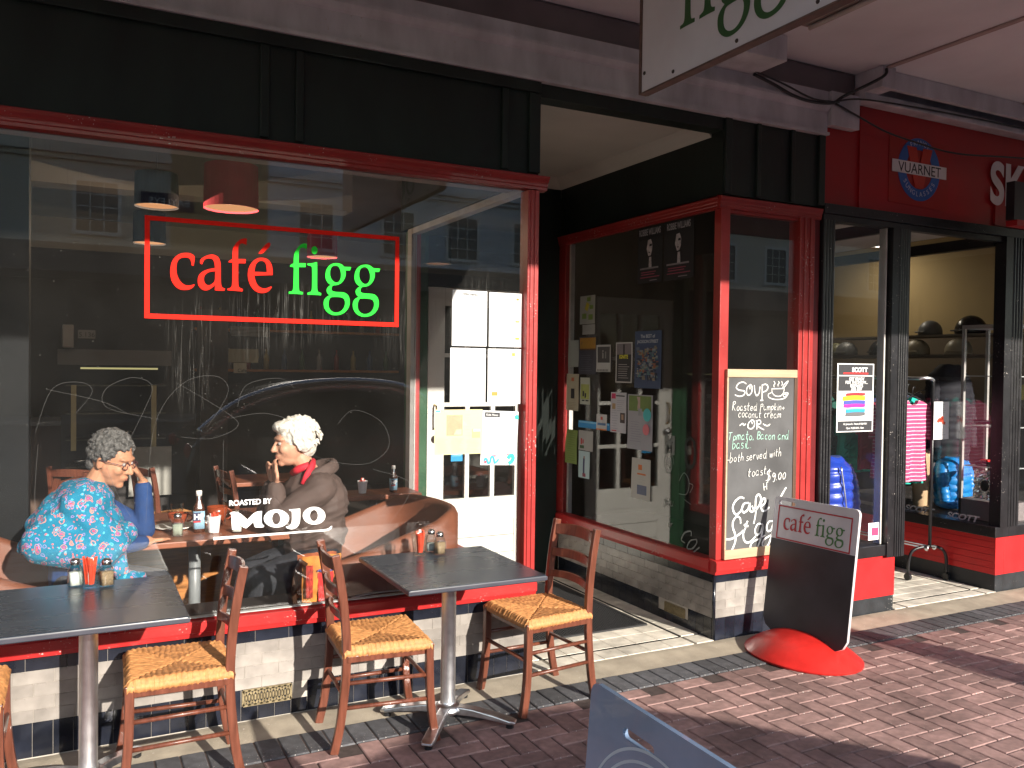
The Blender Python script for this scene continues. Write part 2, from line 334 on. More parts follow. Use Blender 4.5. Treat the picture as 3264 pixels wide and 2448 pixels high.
# single-stroke handwriting alphabet, x-height .5, ascender 1, descender -.35
SF = {'a':[[(.38,.42),(.2,.5),(.04,.3),(.1,.04),(.25,.02),(.38,.2),(.38,.48),(.38,.1),(.46,0)]],'b':[[(.05,1),(.05,0),(.25,0),(.4,.2),(.28,.45),(.06,.38)]],
 'c':[[(.38,.42),(.2,.5),(.05,.25),(.18,.0),(.38,.08)]],'d':[[(.38,.42),(.2,.48),(.04,.25),(.15,.0),(.36,.12),(.42,1),(.42,.05),(.5,0)]],'e':[[(.06,.25),(.36,.28),(.3,.48),(.1,.42),(.06,.12),(.22,0),(.4,.1)]],
 'h':[[(.06,1),(.04,0)],[(.05,.3),(.22,.5),(.34,.38),(.36,0)]],'i':[[(.1,.48),(.1,0)],[(.1,.68),(.12,.64)]],'k':[[(.06,.9),(.05,0)],[(.32,.5),(.08,.24),(.34,0)]],
 'l':[[(.1,1),(.08,0),(.3,0)]],'m':[[(.05,.48),(.05,0)],[(.05,.35),(.18,.5),(.26,.4),(.26,0)],[(.26,.35),(.42,.5),(.5,.38),(.5,0)]],'n':[[(.05,.48),(.05,0)],[(.05,.33),(.22,.5),(.34,.38),(.35,0)]],
 'o':[[(.2,.5),(.05,.28),(.14,.02),(.32,.05),(.4,.3),(.22,.5)]],'p':[[(.06,.5),(.04,-.4)],[(.06,.4),(.25,.52),(.38,.3),(.22,.05),(.06,.1)]],'r':[[(.06,.5),(.06,0)],[(.06,.3),(.2,.48),(.34,.46)]],
 's':[[(.34,.46),(.12,.48),(.1,.3),(.32,.2),(.3,.02),(.04,.02)]],'t':[[(.18,.85),(.16,.1),(.3,0)],[(.02,.5),(.36,.52)]],'u':[[(.06,.48),(.08,.08),(.25,.0),(.36,.2),(.36,.48),(.36,.1),(.44,0)]],
 'v':[[(.04,.48),(.2,0),(.36,.48)]],'w':[[(.04,.46),(.12,0),(.26,.4),(.38,0),(.5,.48)]],'R':[[(.08,.95),(.06,-.05)],[(.0,.85),(.3,1),(.4,.75),(.1,.5),(.5,-.1)]],'P':[[(.1,.7),(.06,-.2)],[(.05,.68),(.35,.75),(.4,.5),(.1,.4)]],
 'T':[[(.0,.8),(.5,.85)],[(.24,.82),(.2,0)]],'B':[[(.08,.85),(.06,0)],[(.02,.82),(.36,.8),(.34,.52),(.1,.45),(.42,.4),(.4,.05),(.06,0)]],'+':[[(.2,.45),(.2,.05)],[(.0,.25),(.4,.27)]],
 '.':[[(.06,.04),(.1,0)]],',':[[(.1,.08),(.04,-.08)]],'-':[[(0,.25),(.3,.27)]],'$':[[(.5,.8),(.2,.85),(.08,.6),(.4,.42),(.42,.1),(.0,.05)],[(.3,1),(.24,-.15)]],'9':[[(.36,.6),(.14,.72),(.05,.5),(.2,.38),(.38,.6),(.3,.0),(.15,-.05)]],
 '0':[[(.2,.6),(.04,.35),(.14,.02),(.32,.1),(.34,.45),(.2,.6)]],'y':[[(.05,.48),(.2,.1)],[(.38,.5),(.1,-.35)]],'f':[[(.36,.95),(.2,.9),(.14,0)],[(.02,.5),(.34,.5)]],'C':[[(.46,.75),(.25,.9),(.05,.45),(.2,.0),(.48,.12)]],'L':[[(.08,.9),(.05,0),(.4,.0)]],'O':[[(.25,.9),(.04,.45),(.2,0),(.44,.3),(.4,.75),(.25,.9)]],'~':[[(0,.25),(.14,.38),(.3,.2),(.46,.34)]]}
def hand(body, x, y, s, slope=0, lead=.52):
    out = []; cx = x
    for ch in body:
        if ch == ' ': cx += .34*s; continue
        g = SF.get(ch)
        if not g: continue
        wd = max(p[0] for q in g for p in q); jx, jy = rnd.uniform(-.03, .03), rnd.uniform(-.05, .05); sy = rnd.uniform(.92, 1.1)
        for q in g: out.append([(cx+(px+jx+py*.12)*s, y+(cx-x)*slope+(py*sy+jy)*s) for px, py in q])
        cx += (wd+.13)*s
    return out
GLYPH = {"c":[[[203,282],[195,288],[183,293],[165,293],[147,289],[131,280],[116,263],[107,243],[103,217],[103,192],[109,166],[120,148],[135,134],[153,129],[172,130],[187,135],[198,143],[205,156],[201,157],[193,153],[181,150],[168,150],[155,156],[143,168],[135,184],[129,203],[128,225],[130,245],[136,260],[147,269],[162,273],[177,272],[185,266],[189,254],[191,239],[199,238],[202,253],[204,269]]],"a":[[[226,266],[235,275],[248,284],[263,291],[279,294],[294,290],[306,280],[312,264],[314,244],[314,178],[317,155],[322,148],[333,145],[330,135],[314,134],[289,135],[290,159],[277,145],[264,136],[252,132],[239,133],[227,142],[218,156],[216,176],[220,196],[231,211],[248,222],[267,229],[289,234],[288,249],[285,263],[279,273],[268,276],[254,274],[243,267],[239,257],[234,246],[226,251]],[[290,220],[270,217],[254,209],[245,197],[242,184],[244,169],[252,158],[264,155],[276,161],[290,175]]],"f":[[[343,145],[355,149],[362,156],[364,181],[364,264],[346,263],[350,271],[364,280],[364,307],[365,327],[373,344],[386,360],[399,371],[415,377],[427,376],[425,347],[415,351],[404,353],[394,347],[389,332],[388,309],[388,281],[422,283],[421,264],[389,262],[389,183],[391,159],[395,152],[410,147],[409,136],[378,137],[343,138]]],"e":[[[542,218],[542,239],[539,262],[528,282],[514,292],[494,295],[474,291],[455,278],[440,257],[432,232],[431,205],[436,182],[446,159],[462,142],[482,133],[501,133],[521,140],[534,154],[539,164],[535,166],[524,160],[508,154],[491,156],[475,167],[465,187],[460,211]],[[460,228],[463,250],[469,268],[481,278],[494,282],[507,275],[514,261],[516,229]]],"acc":[[[477,312],[493,336],[513,360],[525,367],[532,361],[530,348],[513,331],[494,311]]],"f2":[[[616,146],[630,148],[635,155],[637,171],[638,260],[620,262],[623,271],[637,278],[638,310],[641,328],[653,350],[668,367],[685,376],[699,373],[698,348],[686,353],[674,354],[665,347],[661,329],[661,281],[694,283],[693,264],[661,262],[662,172],[664,153],[669,149],[682,147],[681,136],[649,137],[616,136]]],"i":[[[701,282],[719,284],[734,288],[745,292],[748,288],[748,177],[750,156],[756,150],[768,147],[767,136],[735,137],[702,136],[703,146],[717,150],[722,156],[724,176],[724,262],[719,271],[701,274]]],"dot":[[[749,347],[748,340],[745,333],[740,329],[734,327],[729,328],[724,332],[720,338],[719,345],[720,352],[723,359],[728,363],[734,365],[740,364],[745,360],[748,354]]],"g1":[[[911,279],[906,262],[884,261],[886,245],[883,227],[872,208],[857,194],[838,187],[826,187],[819,181],[816,170],[817,163],[825,158],[842,156],[867,157],[885,154],[899,143],[906,125],[906,103],[902,85],[889,66],[871,52],[846,45],[821,45],[800,55],[784,72],[779,92],[780,113],[790,128],[807,139],[797,147],[793,157],[793,167],[799,177],[812,188],[799,196],[789,212],[786,230],[789,255],[801,276],[816,288],[834,293],[853,293],[869,287],[876,278]],[[836,282],[850,277],[858,262],[862,244],[861,223],[854,207],[843,200],[829,203],[817,214],[810,229],[809,250],[813,268],[822,278]],[[814,130],[807,120],[803,105],[804,84],[812,69],[827,59],[846,58],[864,66],[877,81],[883,99],[882,117],[875,128],[861,132],[836,132]]],"g2":[[[1056,281],[1051,264],[1029,263],[1030,247],[1027,228],[1016,209],[1000,194],[981,188],[969,188],[961,181],[958,170],[959,163],[967,158],[985,156],[1010,157],[1030,154],[1044,142],[1051,124],[1051,103],[1047,84],[1034,65],[1015,50],[989,43],[964,43],[941,53],[926,71],[920,91],[921,112],[931,128],[949,138],[939,146],[934,157],[934,168],[940,177],[954,189],[940,197],[930,213],[927,231],[930,256],[942,278],[958,290],[977,295],[996,296],[1012,289],[1020,280]],[[979,284],[993,279],[1001,264],[1006,245],[1005,224],[997,208],[986,201],[972,203],[959,215],[952,230],[951,251],[955,270],[965,280]],[[956,130],[949,119],[945,104],[946,82],[954,67],[970,57],[989,57],[1008,65],[1021,80],[1027,98],[1026,117],[1019,127],[1004,131],[979,132]]]}
MOJO = {"M":[[[358,168],[373,177],[403,169],[437,135],[471,169],[502,170],[500,136],[501,111],[512,101],[510,95],[496,94],[472,97],[467,106],[464,122],[432,95],[417,101],[403,115],[402,97],[385,94],[370,95],[367,131],[366,163]]],"O":[[[626,127],[624,138],[618,149],[608,158],[596,166],[582,171],[567,173],[552,173],[538,169],[527,164],[518,155],[512,146],[510,135],[512,124],[518,113],[527,104],[539,97],[553,91],[568,89],[583,89],[597,92],[609,98],[618,106],[624,116]],[[586,130],[584,141],[580,150],[574,157],[566,160],[559,158],[553,152],[549,143],[547,132],[549,121],[553,112],[559,105],[567,103],[574,104],[580,110],[585,119]]],"J":[[[625,169],[677,170],[678,128],[676,105],[668,87],[652,76],[634,75],[615,82],[611,90],[622,91],[634,98],[639,112],[639,145],[638,159],[626,165]]],"O2":[[[797,128],[795,139],[790,150],[781,159],[770,167],[757,172],[743,174],[729,174],[716,170],[705,164],[696,156],[691,146],[689,136],[691,125],[697,114],[705,105],[717,97],[729,92],[743,90],[757,90],[770,93],[782,99],[790,107],[796,117]],[[762,132],[760,142],[756,151],[749,158],[742,160],[734,158],[728,153],[724,144],[722,134],[724,124],[728,115],[735,108],[742,106],[750,107],[756,113],[760,121]]],"_":[[[577,64],[687,63],[780,63],[804,64],[817,69],[824,77],[830,77],[828,66],[819,58],[799,54],[687,55],[568,55],[289,53],[289,66]]]}
def cafe_figg(parent, mtx, mats, s=1., parts='all', box=True, bw=.0205, name='lettering'):
    """the café's wordmark in its box; unit = metres on the window, origin at the box's lower left corner"""
    red = ['c', 'a', 'f', 'e', 'acc']; gr = ['f2', 'i', 'dot', 'g1', 'g2']
    S = mtx @ Matrix.Diagonal((s, s, 1, 1))
    for keys, mt, nm in ((red, mats[0], 'cafe_lettering'), (gr, mats[1], 'figg_lettering')):
        if parts != 'all' and nm != parts: continue
        polys = [chaikin([(x/1000, y/1000) for x, y in l]) for k in keys for l in GLYPH[k]]
        curve_obj(flatcurve(polys, nm), nm, mt, parent, S, .0003)
    if box:
        mb = MB(); W_, H_ = 1.153, .443; b = bw
        for x0, x1, y0, y1 in ((0, W_, 0, b), (0, W_, H_-b, H_), (0, b, b+.0003, H_-b-.0003), (W_-b, W_, b+.0003, H_-b-.0003)): mb.box(x0, x1, y0, y1, -.0003, .0003)
        me = mb.mesh('lettering_box', mats[0]); me.transform(S); put('lettering_box', me, parent, world=WLD[0])
# ================================================================== SETTING
struct('ground', MB().box(-60, 70, -60, 60, -.5, -.17), M('far_asphalt', (.05, .05, .052), .9))
struct('road', MB().box(-60, 70, -23.5, -4.02, -.17, -.13), M('asphalt', (.055, .054, .056), .9, .2, 12, .5, 200, speck=.1))
kb = struct('kerb', MB().box(-40, 50, -4.02, -3.84, -.165, -.004), M('kerb_stone', (.26, .25, .24), .8, .2, 6, .4, 100), bevel=.012)
struct('far_pavement', MB().box(-60, 70, -34, -23.5, -.17, -.02), M('far_concrete', (.22, .2, .19), .9))
pv = struct('pavement', MB().box(-40, 50, -3.84, -.10, -.16, -.007), JOINT)
# herringbone pavers, individually where the photograph shows them
def cells(u=.1):
    X0, X1, Y0, Y1 = -4, 10.5, -3.83, -.425
    for j in range(int((Y1-Y0)/u)):
        for i in range(int((X1-X0)/u)):
            r = (i-j) % 4; x, y = X0+i*u, Y1-(j+1)*u
            if r == 0: yield (x, y, .2, .1)
            elif r == 3 and j+1 < int((Y1-Y0)/u): yield (x, y-u, .1, .2)
def paver(w_, d, h=.05, g=.0035, b=.004):
    x, y = w_/2-g, d/2-g
    vs = [(-x, -y, -h), (x, -y, -h), (x, y, -h), (-x, y, -h), (-x, -y, -b), (x, -y, -b), (x, y, -b), (-x, y, -b), (-x+b, -y+b, 0), (x-b, -y+b, 0), (x-b, y-b, 0), (-x+b, y-b, 0)]
    return vs, [(0,1,5,4),(1,2,6,5),(2,3,7,6),(3,0,4,7),(4,5,9,8),(5,6,10,9),(6,7,11,10),(7,4,8,11),(8,9,10,11)]
pm_ = {}
for wd in ((.2, .1), (.1, .2)):
    mb = MB(); mb.add(*paver(*wd)); pm_[wd] = mb.mesh('paver', BRICK)
def seen(x, y, mrg=40):
    q = Vector((x, y, 0))-co.location; d = q.dot(fwd)
    if d < .5: return False
    px, py = 1632+2721*q.dot(r2)/d, 1224-2721*q.dot(u2)/d
    return -mrg < px < 3264+mrg and py < 2448+mrg
near, far = [], []
for c in cells():
    (near if seen(c[0]+c[2]/2, c[1]+c[3]/2) and c[0] < 7 else far).append(c)
near.sort(key=lambda c: (c[0]**2+(c[1]+4)**2)); far += near[298:]; near = near[:298]
for x, y, a, b in near:
    o = put('paver', pm_[(a, b)], pv); o.location = (x+a/2, y+b/2, rnd.uniform(-.0018, .0018)); o.rotation_euler = (rnd.uniform(-.006, .006), rnd.uniform(-.006, .006), rnd.uniform(-.008, .008))
mb = MB()
for x, y, a, b in far:
    vs, fs = paver(a, b); dz = rnd.uniform(-.0015, .0015); mb.add([(vx+x+a/2, vy+y+b/2, vz+dz) for vx, vy, vz in vs], fs)
P('pavers', mb, BRICK, pv, kind='stuff')
mb = MB(); vs, fs = paver(.1, .205); mb.add(vs, fs); gm = mb.mesh('grey_paver', BRICKG); gfar = MB()
x = -4.0
while x < 10:
    if .2 < x < 7.2:
        o = put('grey_paver', gm, pv); o.location = (x+.05, -.315, rnd.uniform(-.0012, .0012)); o.rotation_euler = (rnd.uniform(-.008, .008), 0, rnd.uniform(-.01, .01))
    else: gfar.add([(vx+x+.05, vy-.315, vz) for vx, vy, vz in vs], fs)
    x += .1
P('grey_pavers', gfar, BRICKG, pv, kind='stuff')
# concrete step along the shops
st = MB(); ys = [(-.012, .012), (-.05, .011), (-.175, -.0005), (-.212, -.004), (-.212, -.02), (.0, -.02)]
rows = []
for i in range(141):
    x = -4+i*.1; rows.append([(x, y+(.004*noise.noise((x*3, 0, 2)) if k > 0 else 0), z+.0025*noise.noise((x*4, k, 0))) for k, (y, z) in enumerate(ys[:4])])
st.add([p for r_ in rows for p in r_], [(i*4+k, (i+1)*4+k, (i+1)*4+k+1, i*4+k+1) for i in range(140) for k in range(3)])
struct('step', st, STONE, recalc=False)
# ================================================================== CAFE BUILDING
cb = thing('cafe_building', 'dark green café shopfront with red window frames and tiled base', 'shopfront')
wl = P('wall', MB().box(-3, 2.184, -.0038, .12, .0, .436), GROUT, cb)
P('wall', MB().box(3.4422, 4.255, .0002, .12, .0, .414).box(3.4422, 3.52, .12, 1.86, .0, .414), GROUT, cb); wr = list(cb.children)[-1]
wr = [o for o in cb.children if o.name.startswith('wall')][-1]
TM = {}
def tile(parent, c, axis, w_, h, mat, name='tile'):
    """a glazed tile proud of its wall; axis y faces -y, axis x faces -x"""
    k = (axis, round(w_, 4), round(h, 4), mat.name)
    if k not in TM:
        a, b, t, e = w_/2-.0006, h/2-.0006, .007, .0012
        vs = [(-a,t,-b),(a,t,-b),(a,t,b),(-a,t,b),(-a,e,-b),(a,e,-b),(a,e,b),(-a,e,b),(-a+e,0,-b+e),(a-e,0,-b+e),(a-e,0,b-e),(-a+e,0,b-e)]
        fs = [(0,1,5,4),(1,2,6,5),(2,3,7,6),(3,0,4,7),(4,5,9,8),(5,6,10,9),(6,7,11,10),(7,4,8,11),(8,9,10,11)]
        if axis == 'x': vs = [(y, -x, z) for x, y, z in vs]
        mb = MB(); mb.add(vs, fs); TM[k] = mb.mesh(name, mat)
    o = put(name, TM[k], parent, world=False); o.location = c
    j = rnd.uniform(-.004, .004), rnd.uniform(-.004, .004)
    o.rotation_euler = (j[0], 0, j[1]) if axis == 'y' else (0, j[0], j[1])
def tiled(parent, axis, a0, a1, f, z0, holes=(), skip_black=False):
    """rows: tall black, four cream stretcher rows, one black course"""
    pos = (lambda a, z: (a, f, z)) if axis == 'y' else (lambda a, z: (f, a, z))
    rows = [(z0, .144, .0755, TILEB, 0)]+[(z0+.144+.0535*i, .0535, .153, TILEW, (i % 2)*.0765) for i in range(4)]+[(z0+.358, .066, .153, TILEB, .03)]
    for zb, h, w_, mt, off in rows:
        a = a0-off
        while a < a1-.001:
            l, r_ = max(a, a0), min(a+w_, a1); a += w_
            if r_-l < .012: continue
            if any(l < hx1-.005 and r_ > hx0+.005 and zb < hz1 and zb+h > hz0 for hx0, hx1, hz0, hz1 in holes):
                for hx0, hx1, hz0, hz1 in holes:
                    if l < hx1 and r_ > hx0 and hz0 > zb+.03: tile(parent, pos((l+r_)/2, zb+(hz0-zb)/2), axis, r_-l, hz0-zb, mt)
                continue
            tile(parent, pos((l+r_)/2, zb+h/2), axis, r_-l, h, mt)
tiled(wl, 'y', -.45, 2.184, -.0065, .013, [(.68, .915, .08, .157)])
tiled(wr, 'y', 3.455, 4.25, -.0025, .0, [])
tiled(wr, 'x', .012, 1.85, 3.4395, .0, [(.26, .48, .07, .144)])
P('corner_bead', MB().tube([(3.446, .002, 0), (3.446, .002, .424)], .010, 10), TILEB, cb, smooth=True)
BRASS = M('tarnished_brass', (.30, .24, .14), .45, .25, 40, .2, 80, metal=.6)
def vent(axis, a0, a1, z0, z1, f):
    mb = MB(); n = 8; F = lambda a, d, z: (a, f+d, z) if axis == 'y' else (f+d, a, z)
    def seg(p, q, t=.0045):
        d = Vector((q[0]-p[0], q[1]-p[1])).normalized(); nn = Vector((-d.y, d.x))*t
        c = [(p[0]+nn.x, p[1]+nn.y), (q[0]+nn.x, q[1]+nn.y), (q[0]-nn.x, q[1]-nn.y), (p[0]-nn.x, p[1]-nn.y)]
        mb.add([F(u, -.004, v) for u, v in c]+[F(u, .004, v) for u, v in c], [(0,1,2,3),(7,6,5,4),(0,4,5,1),(1,5,6,2),(2,6,7,3),(3,7,4,0)])
    for z in (z0, z1): seg((a0, z), (a1, z), .005)
    for a in (a0, a1): seg((a, z0), (a, z1), .005)
    W_ = (a1-a0)/n; zm = (z0+z1)/2
    for i in range(n):
        a = a0+i*W_; q = (z1-z0)/4
        seg((a, z1), (a+W_/2, zm+q*.6)); seg((a+W_, z1), (a+W_/2, zm+q*.6)); seg((a+W_/2, zm+q*.6), (a+W_/2, zm-q*.6)); seg((a+W_/2, zm-q*.6), (a, z0)); seg((a+W_/2, zm-q*.6), (a+W_, z0))
        seg((a, zm+q*.7), (a, zm-q*.7)) if i else None
    return mb
P('vent_hole_shade', MB().box(.684, .916, -.0050, -.0042, .074, .162), BLACKM, wl)  # black sheet stands in for the shade behind the grille
v = P('vent_grille', vent('y', .692, .908, .083, .152, -.006), BRASS, wl)
v = P('vent_grille', vent('x', .27, .47, .075, .128, 3.44), BRASS, wr)
# sills
def sill(x0, x1, zt, zb, y=-.045):
    return [(y, zb), (y-.003, zb+.02), (y-.012, zb+.024), (y-.012, zt-.012), (y-.006, zt-.004), (.02, zt+.004), (.02, zb)]
P('sill', MB().xprism(sill(0, 0, .512, .437), -3, 2.19), RED2, cb)
P('sill', MB().xprism(sill(0, 0, .50, .415, -.035), 3.42, 4.26), RED2, cb)
P('sill', MB().yprism([(3.448-.028, .415), (3.448-.035, .44), (3.448-.035, .488), (3.448-.028, .498), (3.47, .508), (3.47, .415)], .02, 1.86), RED2, cb)
P('flashing', MB().box(-1.5, 2.12, -.028, .0, .5175, .522), M('grey_flashing', (.42, .45, .44), .5, .2, 20), cb)
# posts and heads, big window
P('post', MB().box(2.122, 2.188, -.03, .06, .52, 2.58).box(2.135, 2.15, -.036, -.03, .52, 2.58).box(2.16, 2.176, -.036, -.03, .52, 2.58), RED, cb, bevel=.003)
P('pillar', MB().box(-1.0, -.207, 1.1, 1.3, .03, 3.3), PILB, cb, bevel=.004); P('post', MB().box(-1.6, -1.5, -.03, .08, .52, 2.58), RED, cb, bevel=.003)
hd = [(.02, 2.582), (-.028, 2.585), (-.028, 2.600), (-.036, 2.604), (-.036, 2.618), (-.044, 2.624), (-.05, 2.638), (-.058, 2.645), (-.058, 2.654), (.02, 2.664)]
P('header_moulding', MB().xprism(hd, -3, 2.235), RED, cb)
P('header_moulding', MB().xprism([(y*.5-.0, z+.03) for y, z in hd], 3.425, 4.262), RED, cb)
P('header_moulding', MB().yprism([(3.448+y*.5, z+.03) for y, z in hd], .0, 1.9), RED, cb)
# fascia above
P('fascia_board', MB().box(-3, 2.19, -.01, .1, 2.668, 3.17), GREEN, cb); fb = [o for o in cb.children if o.name.startswith('fascia')][-1]
for x0, x1 in ((.745, .785), (.905, .94), (1.965, 2.0), (2.125, 2.19), (-.62, -.56)): P('batten', MB().box(x0, x1, -.03, -.0105, 2.672, 3.09), GREEN, fb, bevel=.004)
P('rail', MB().box(-3, 2.19, -.035, -.0105, 3.0915, 3.15), GREEN, fb, bevel=.004)
P('fascia_board', MB().box(2.1902, 3.448, -.01, .1, 3.08, 3.17), GREEN, cb)
P('fascia_board', MB().box(3.4482, 4.275, -.01, .1, 2.70, 3.17), GREEN, cb); fb = [o for o in cb.children if o.name.startswith('fascia')][-1]
for x0, x1 in ((3.45, 3.50), (3.70, 3.73), (3.98, 4.01), (4.22, 4.272)): P('batten', MB().box(x0, x1, -.03, -.0105, 2.705, 3.15), GREEN, fb, bevel=.004)
P('wall_panel', MB().box(3.448, 3.53, .1, 1.9, 2.70, 3.13), GREEN, cb)
P('wall_panel', MB().box(2.11, 2.19, .1, 1.9, 2.62, 3.13), GREEN, cb)
P('alcove_ceiling', MB().box(2.19, 3.448, .0, 1.95, 3.135, 3.16), OFFW, cb)
P('coving', MB().yprism([(3.448, 3.06), (3.448, 3.134), (3.36, 3.134), (3.385, 3.11), (3.42, 3.085)], .1, 1.9).xprism([(1.9, 3.06), (1.9, 3.134), (1.81, 3.134), (1.84, 3.11), (1.875, 3.085)], 2.19, 3.448), OFFW, cb)
# small front window of the right bay
P('post', MB().box(3.436, 3.505, -.018, .045, .50, 2.62), RED, cb, bevel=.004)
P('post', MB().box(4.078, 4.205, -.018, .08, .50, 2.62).box(4.11, 4.122, -.026, -.018, .5, 2.62).box(4.16, 4.172, -.026, -.018, .5, 2.62), RED, cb, bevel=.004)
P('post', MB().box(4.205, 4.262, -.004, .08, .0, 2.62), M('dark_red_paint', (.12, .008, .010), .4, .2, 5), cb, bevel=.004)
P('window_frame', MB().box(3.505, 4.078, .0, .05, 2.595, 2.64), RED, cb)
# side window of the alcove
P('post', MB().box(3.44, 3.49, 1.80, 1.90, .50, 2.62), RED, cb, bevel=.004)
P('window_frame', MB().box(3.476, 3.51, 1.775, 1.80, .50, 2.62), TRIMW, cb)
wp = lambda nm, mb, mt=GLASS: P('window_pane', mb, mt, cb, label=nm)
pane = P('window_pane', MB().box(-1.5, 2.122, .005, .011, .522, 2.60), GLASS, cb)
P('window_pane', MB().box(3.452, 3.458, .045, 1.80, .505, 2.63), GLASS2, cb); spane = [o for o in cb.children if o.name.startswith('window_pane')][-1]
P('window_pane', MB().box(3.505, 4.078, .012, .018, .505, 2.60), GLASS2, cb)
P('window_pane', MB().box(2.153, 2.159, .06, 1.72, .51, 2.60), GLASS2, cb)
# left side of the alcove: low wall, trim, corner post
P('wall', MB().box(2.11, 2.188, .12, 1.9, .0, .44), GREEN, cb)
P('sill', MB().box(2.10, 2.20, .06, 1.72, .44, .505), RED2, cb)
P('window_frame', MB().box(2.128, 2.182, .06, 1.72, 2.58, 2.635), TRIMW, cb)
P('post', MB().box(2.125, 2.165, 1.72, 1.80, .44, 2.62), TRIMW, cb)
P('post', MB().box(2.165, 2.195, 1.72, 1.80, .44, 2.62), RED2, cb)
# back of the alcove: green panels, door
P('wall_panel', MB().box(2.165, 2.325, 1.90, 1.95, .02, 3.13).box(2.22, 2.232, 1.888, 1.90, .02, 3.1), GREEN2, cb, bevel=.002)
P('wall_panel', MB().box(3.20, 3.448, 1.90, 1.95, .02, 3.13).box(3.22, 3.235, 1.888, 1.90, .02, 3.1), GREEN, cb, bevel=.002)
P('wall_panel', MB().box(2.325, 3.20, 1.90, 1.95, 2.24, 3.13), GREEN, cb)
dr = P('door', MB().box(2.33, 2.465, 1.905, 1.945, .03, 2.235).box(3.065, 3.195, 1.905, 1.945, .03, 2.235).box(2.465, 3.065, 1.905, 1.945, .47, .647)
       .box(2.465, 3.065, 1.905, 1.945, .03, .10).box(2.465, 3.065, 1.905, 1.945, 2.10, 2.235), WHITE, cb, bevel=.003, label='white panelled door with a glazed upper half')
for z0, z1 in ((.102, .2065), (.2115, .3400), (.3455, .4675)): P('door_board', MB().box(2.466, 3.064, 1.913, 1.935, z0, z1), WHITE, dr, bevel=.002)
for x0, x1 in ((2.64, 2.676), (2.854, 2.89)): P('glazing_bar', MB().box(x0, x1, 1.908, 1.942, .647, 2.10), WHITE, dr, bevel=.002)
for z in (1.0, 1.36, 1.73): P('glazing_bar', MB().box(2.465, 3.065, 1.911, 1.939, z-.015, z+.015), WHITE, dr)
P('door_glass', MB().box(2.465, 3.065, 1.922, 1.927, .647, 2.10), GLASSJ, dr)
P('door_knob', MB().lathe([(.018, 0), (.010, .008), (.01, .03), (.026, .038), (.03, .052), (.02, .062), (0, .064)], n=16), CHROME, dr, smooth=True)
kn = dr.children[-1]; kn = [o for o in dr.children if o.name.startswith('door_knob')][-1]; kn.rotation_euler = (PI/2, 0, 0); kn.location = (2.40, 1.905, 1.12)
P('pull_handle', MB().tube([(2.385, 1.905, 1.18), (2.385, 1.865, 1.19), (2.385, 1.86, 1.25), (2.385, 1.86, 1.31), (2.385, 1.865, 1.35), (2.385, 1.905, 1.36)], .007, 8), M('brass', (.5, .36, .12), .3, .1, 10, metal=1), dr, smooth=True)
# alcove floor
af = struct('alcove_floor', MB().box(2.19, 3.446, -.012, 1.95, -.01, .010), FGROUT)
FT = {}
def ftile(par, x0, x1, y0, y1, z, mat, nm='tile'):
    k = (round(x1-x0, 3), round(y1-y0, 3), mat.name)
    if k not in FT:
        a, b, e = (x1-x0)/2-.0012, (y1-y0)/2-.0012, .002
        mb = MB(); mb.add([(-a,-b,-.006),(a,-b,-.006),(a,b,-.006),(-a,b,-.006),(-a,-b,-e),(a,-b,-e),(a,b,-e),(-a,b,-e),(-a+e,-b+e,0),(a-e,-b+e,0),(a-e,b-e,0),(-a+e,b-e,0)],
               [(0,1,5,4),(1,2,6,5),(2,3,7,6),(3,0,4,7),(4,5,9,8),(5,6,10,9),(6,7,11,10),(7,4,8,11),(8,9,10,11)]); FT[k] = mb.mesh(nm, mat)
    o = put(nm, FT[k], par, world=False); o.location = ((x0+x1)/2, (y0+y1)/2, z+rnd.uniform(-.0006, .0006))
def tilefloor(par, X0, X1, Y0, Y1, z, b=.15, brd=.022, t=.15, lim=1.4):
    """field of square tiles inside a dark border line, plain margin outside it"""
    n = lambda a, c, s: [a+(c-a)*i/max(1, round((c-a)/s)) for i in range(max(1, round((c-a)/s))+1)]
    xs, ys = n(X0+b+brd, X1-b-brd, t), n(Y0+b+brd, Y1-b, t)
    for i in range(len(xs)-1):
        for j in range(len(ys)-1): ftile(par, xs[i], xs[i+1], ys[j], ys[j+1], z, FTILE)
    for i in range(len(xs)-1):
        ftile(par, xs[i], xs[i+1], Y0+b, Y0+b+brd, z, FTILEB); ftile(par, xs[i], xs[i+1], Y0, Y0+b, z, FTILE)
    for j in range(len(ys)-1):
        for x0 in (X0+b, X1-b-brd): ftile(par, x0, x0+brd, ys[j], ys[j+1], z, FTILEB)
        for x0 in (X0, X1-b): ftile(par, x0, x0+b, ys[j], ys[j+1], z, FTILE)
    for x0 in (X0, X1-b): ftile(par, x0, x0+b, Y0, Y0+b, z, FTILE)
tilefloor(af, 2.19, 3.44, -.012, 1.9, .016, .13, .02, .15)
# rubber mat
mt_ = thing('door_mat', 'black ribbed rubber mat lying on the tiles of the café entrance', 'door mat', (2.75, 1.0, .016))
mb = MB().box(2.36, 3.25, .40, .425, .0165, .027).box(2.36, 3.25, 1.575, 1.6, .0165, .027).box(2.36, 2.385, .4252, 1.5748, .0165, .027).box(3.225, 3.25, .4252, 1.5748, .0165, .027)
P('mat_border', mb, MAT_R, mt_)
mb = MB()
for i in range(46): x = 2.386+i*.0183; mb.box(x, x+.007, .4255, 1.5745, .017, .0255)
for i in range(62): y = .427+i*.0186; mb.box(2.3855, 3.2245, y, y+.006, .017, .024)
P('mat_ribs', mb, MAT_R, mt_, kind='stuff')
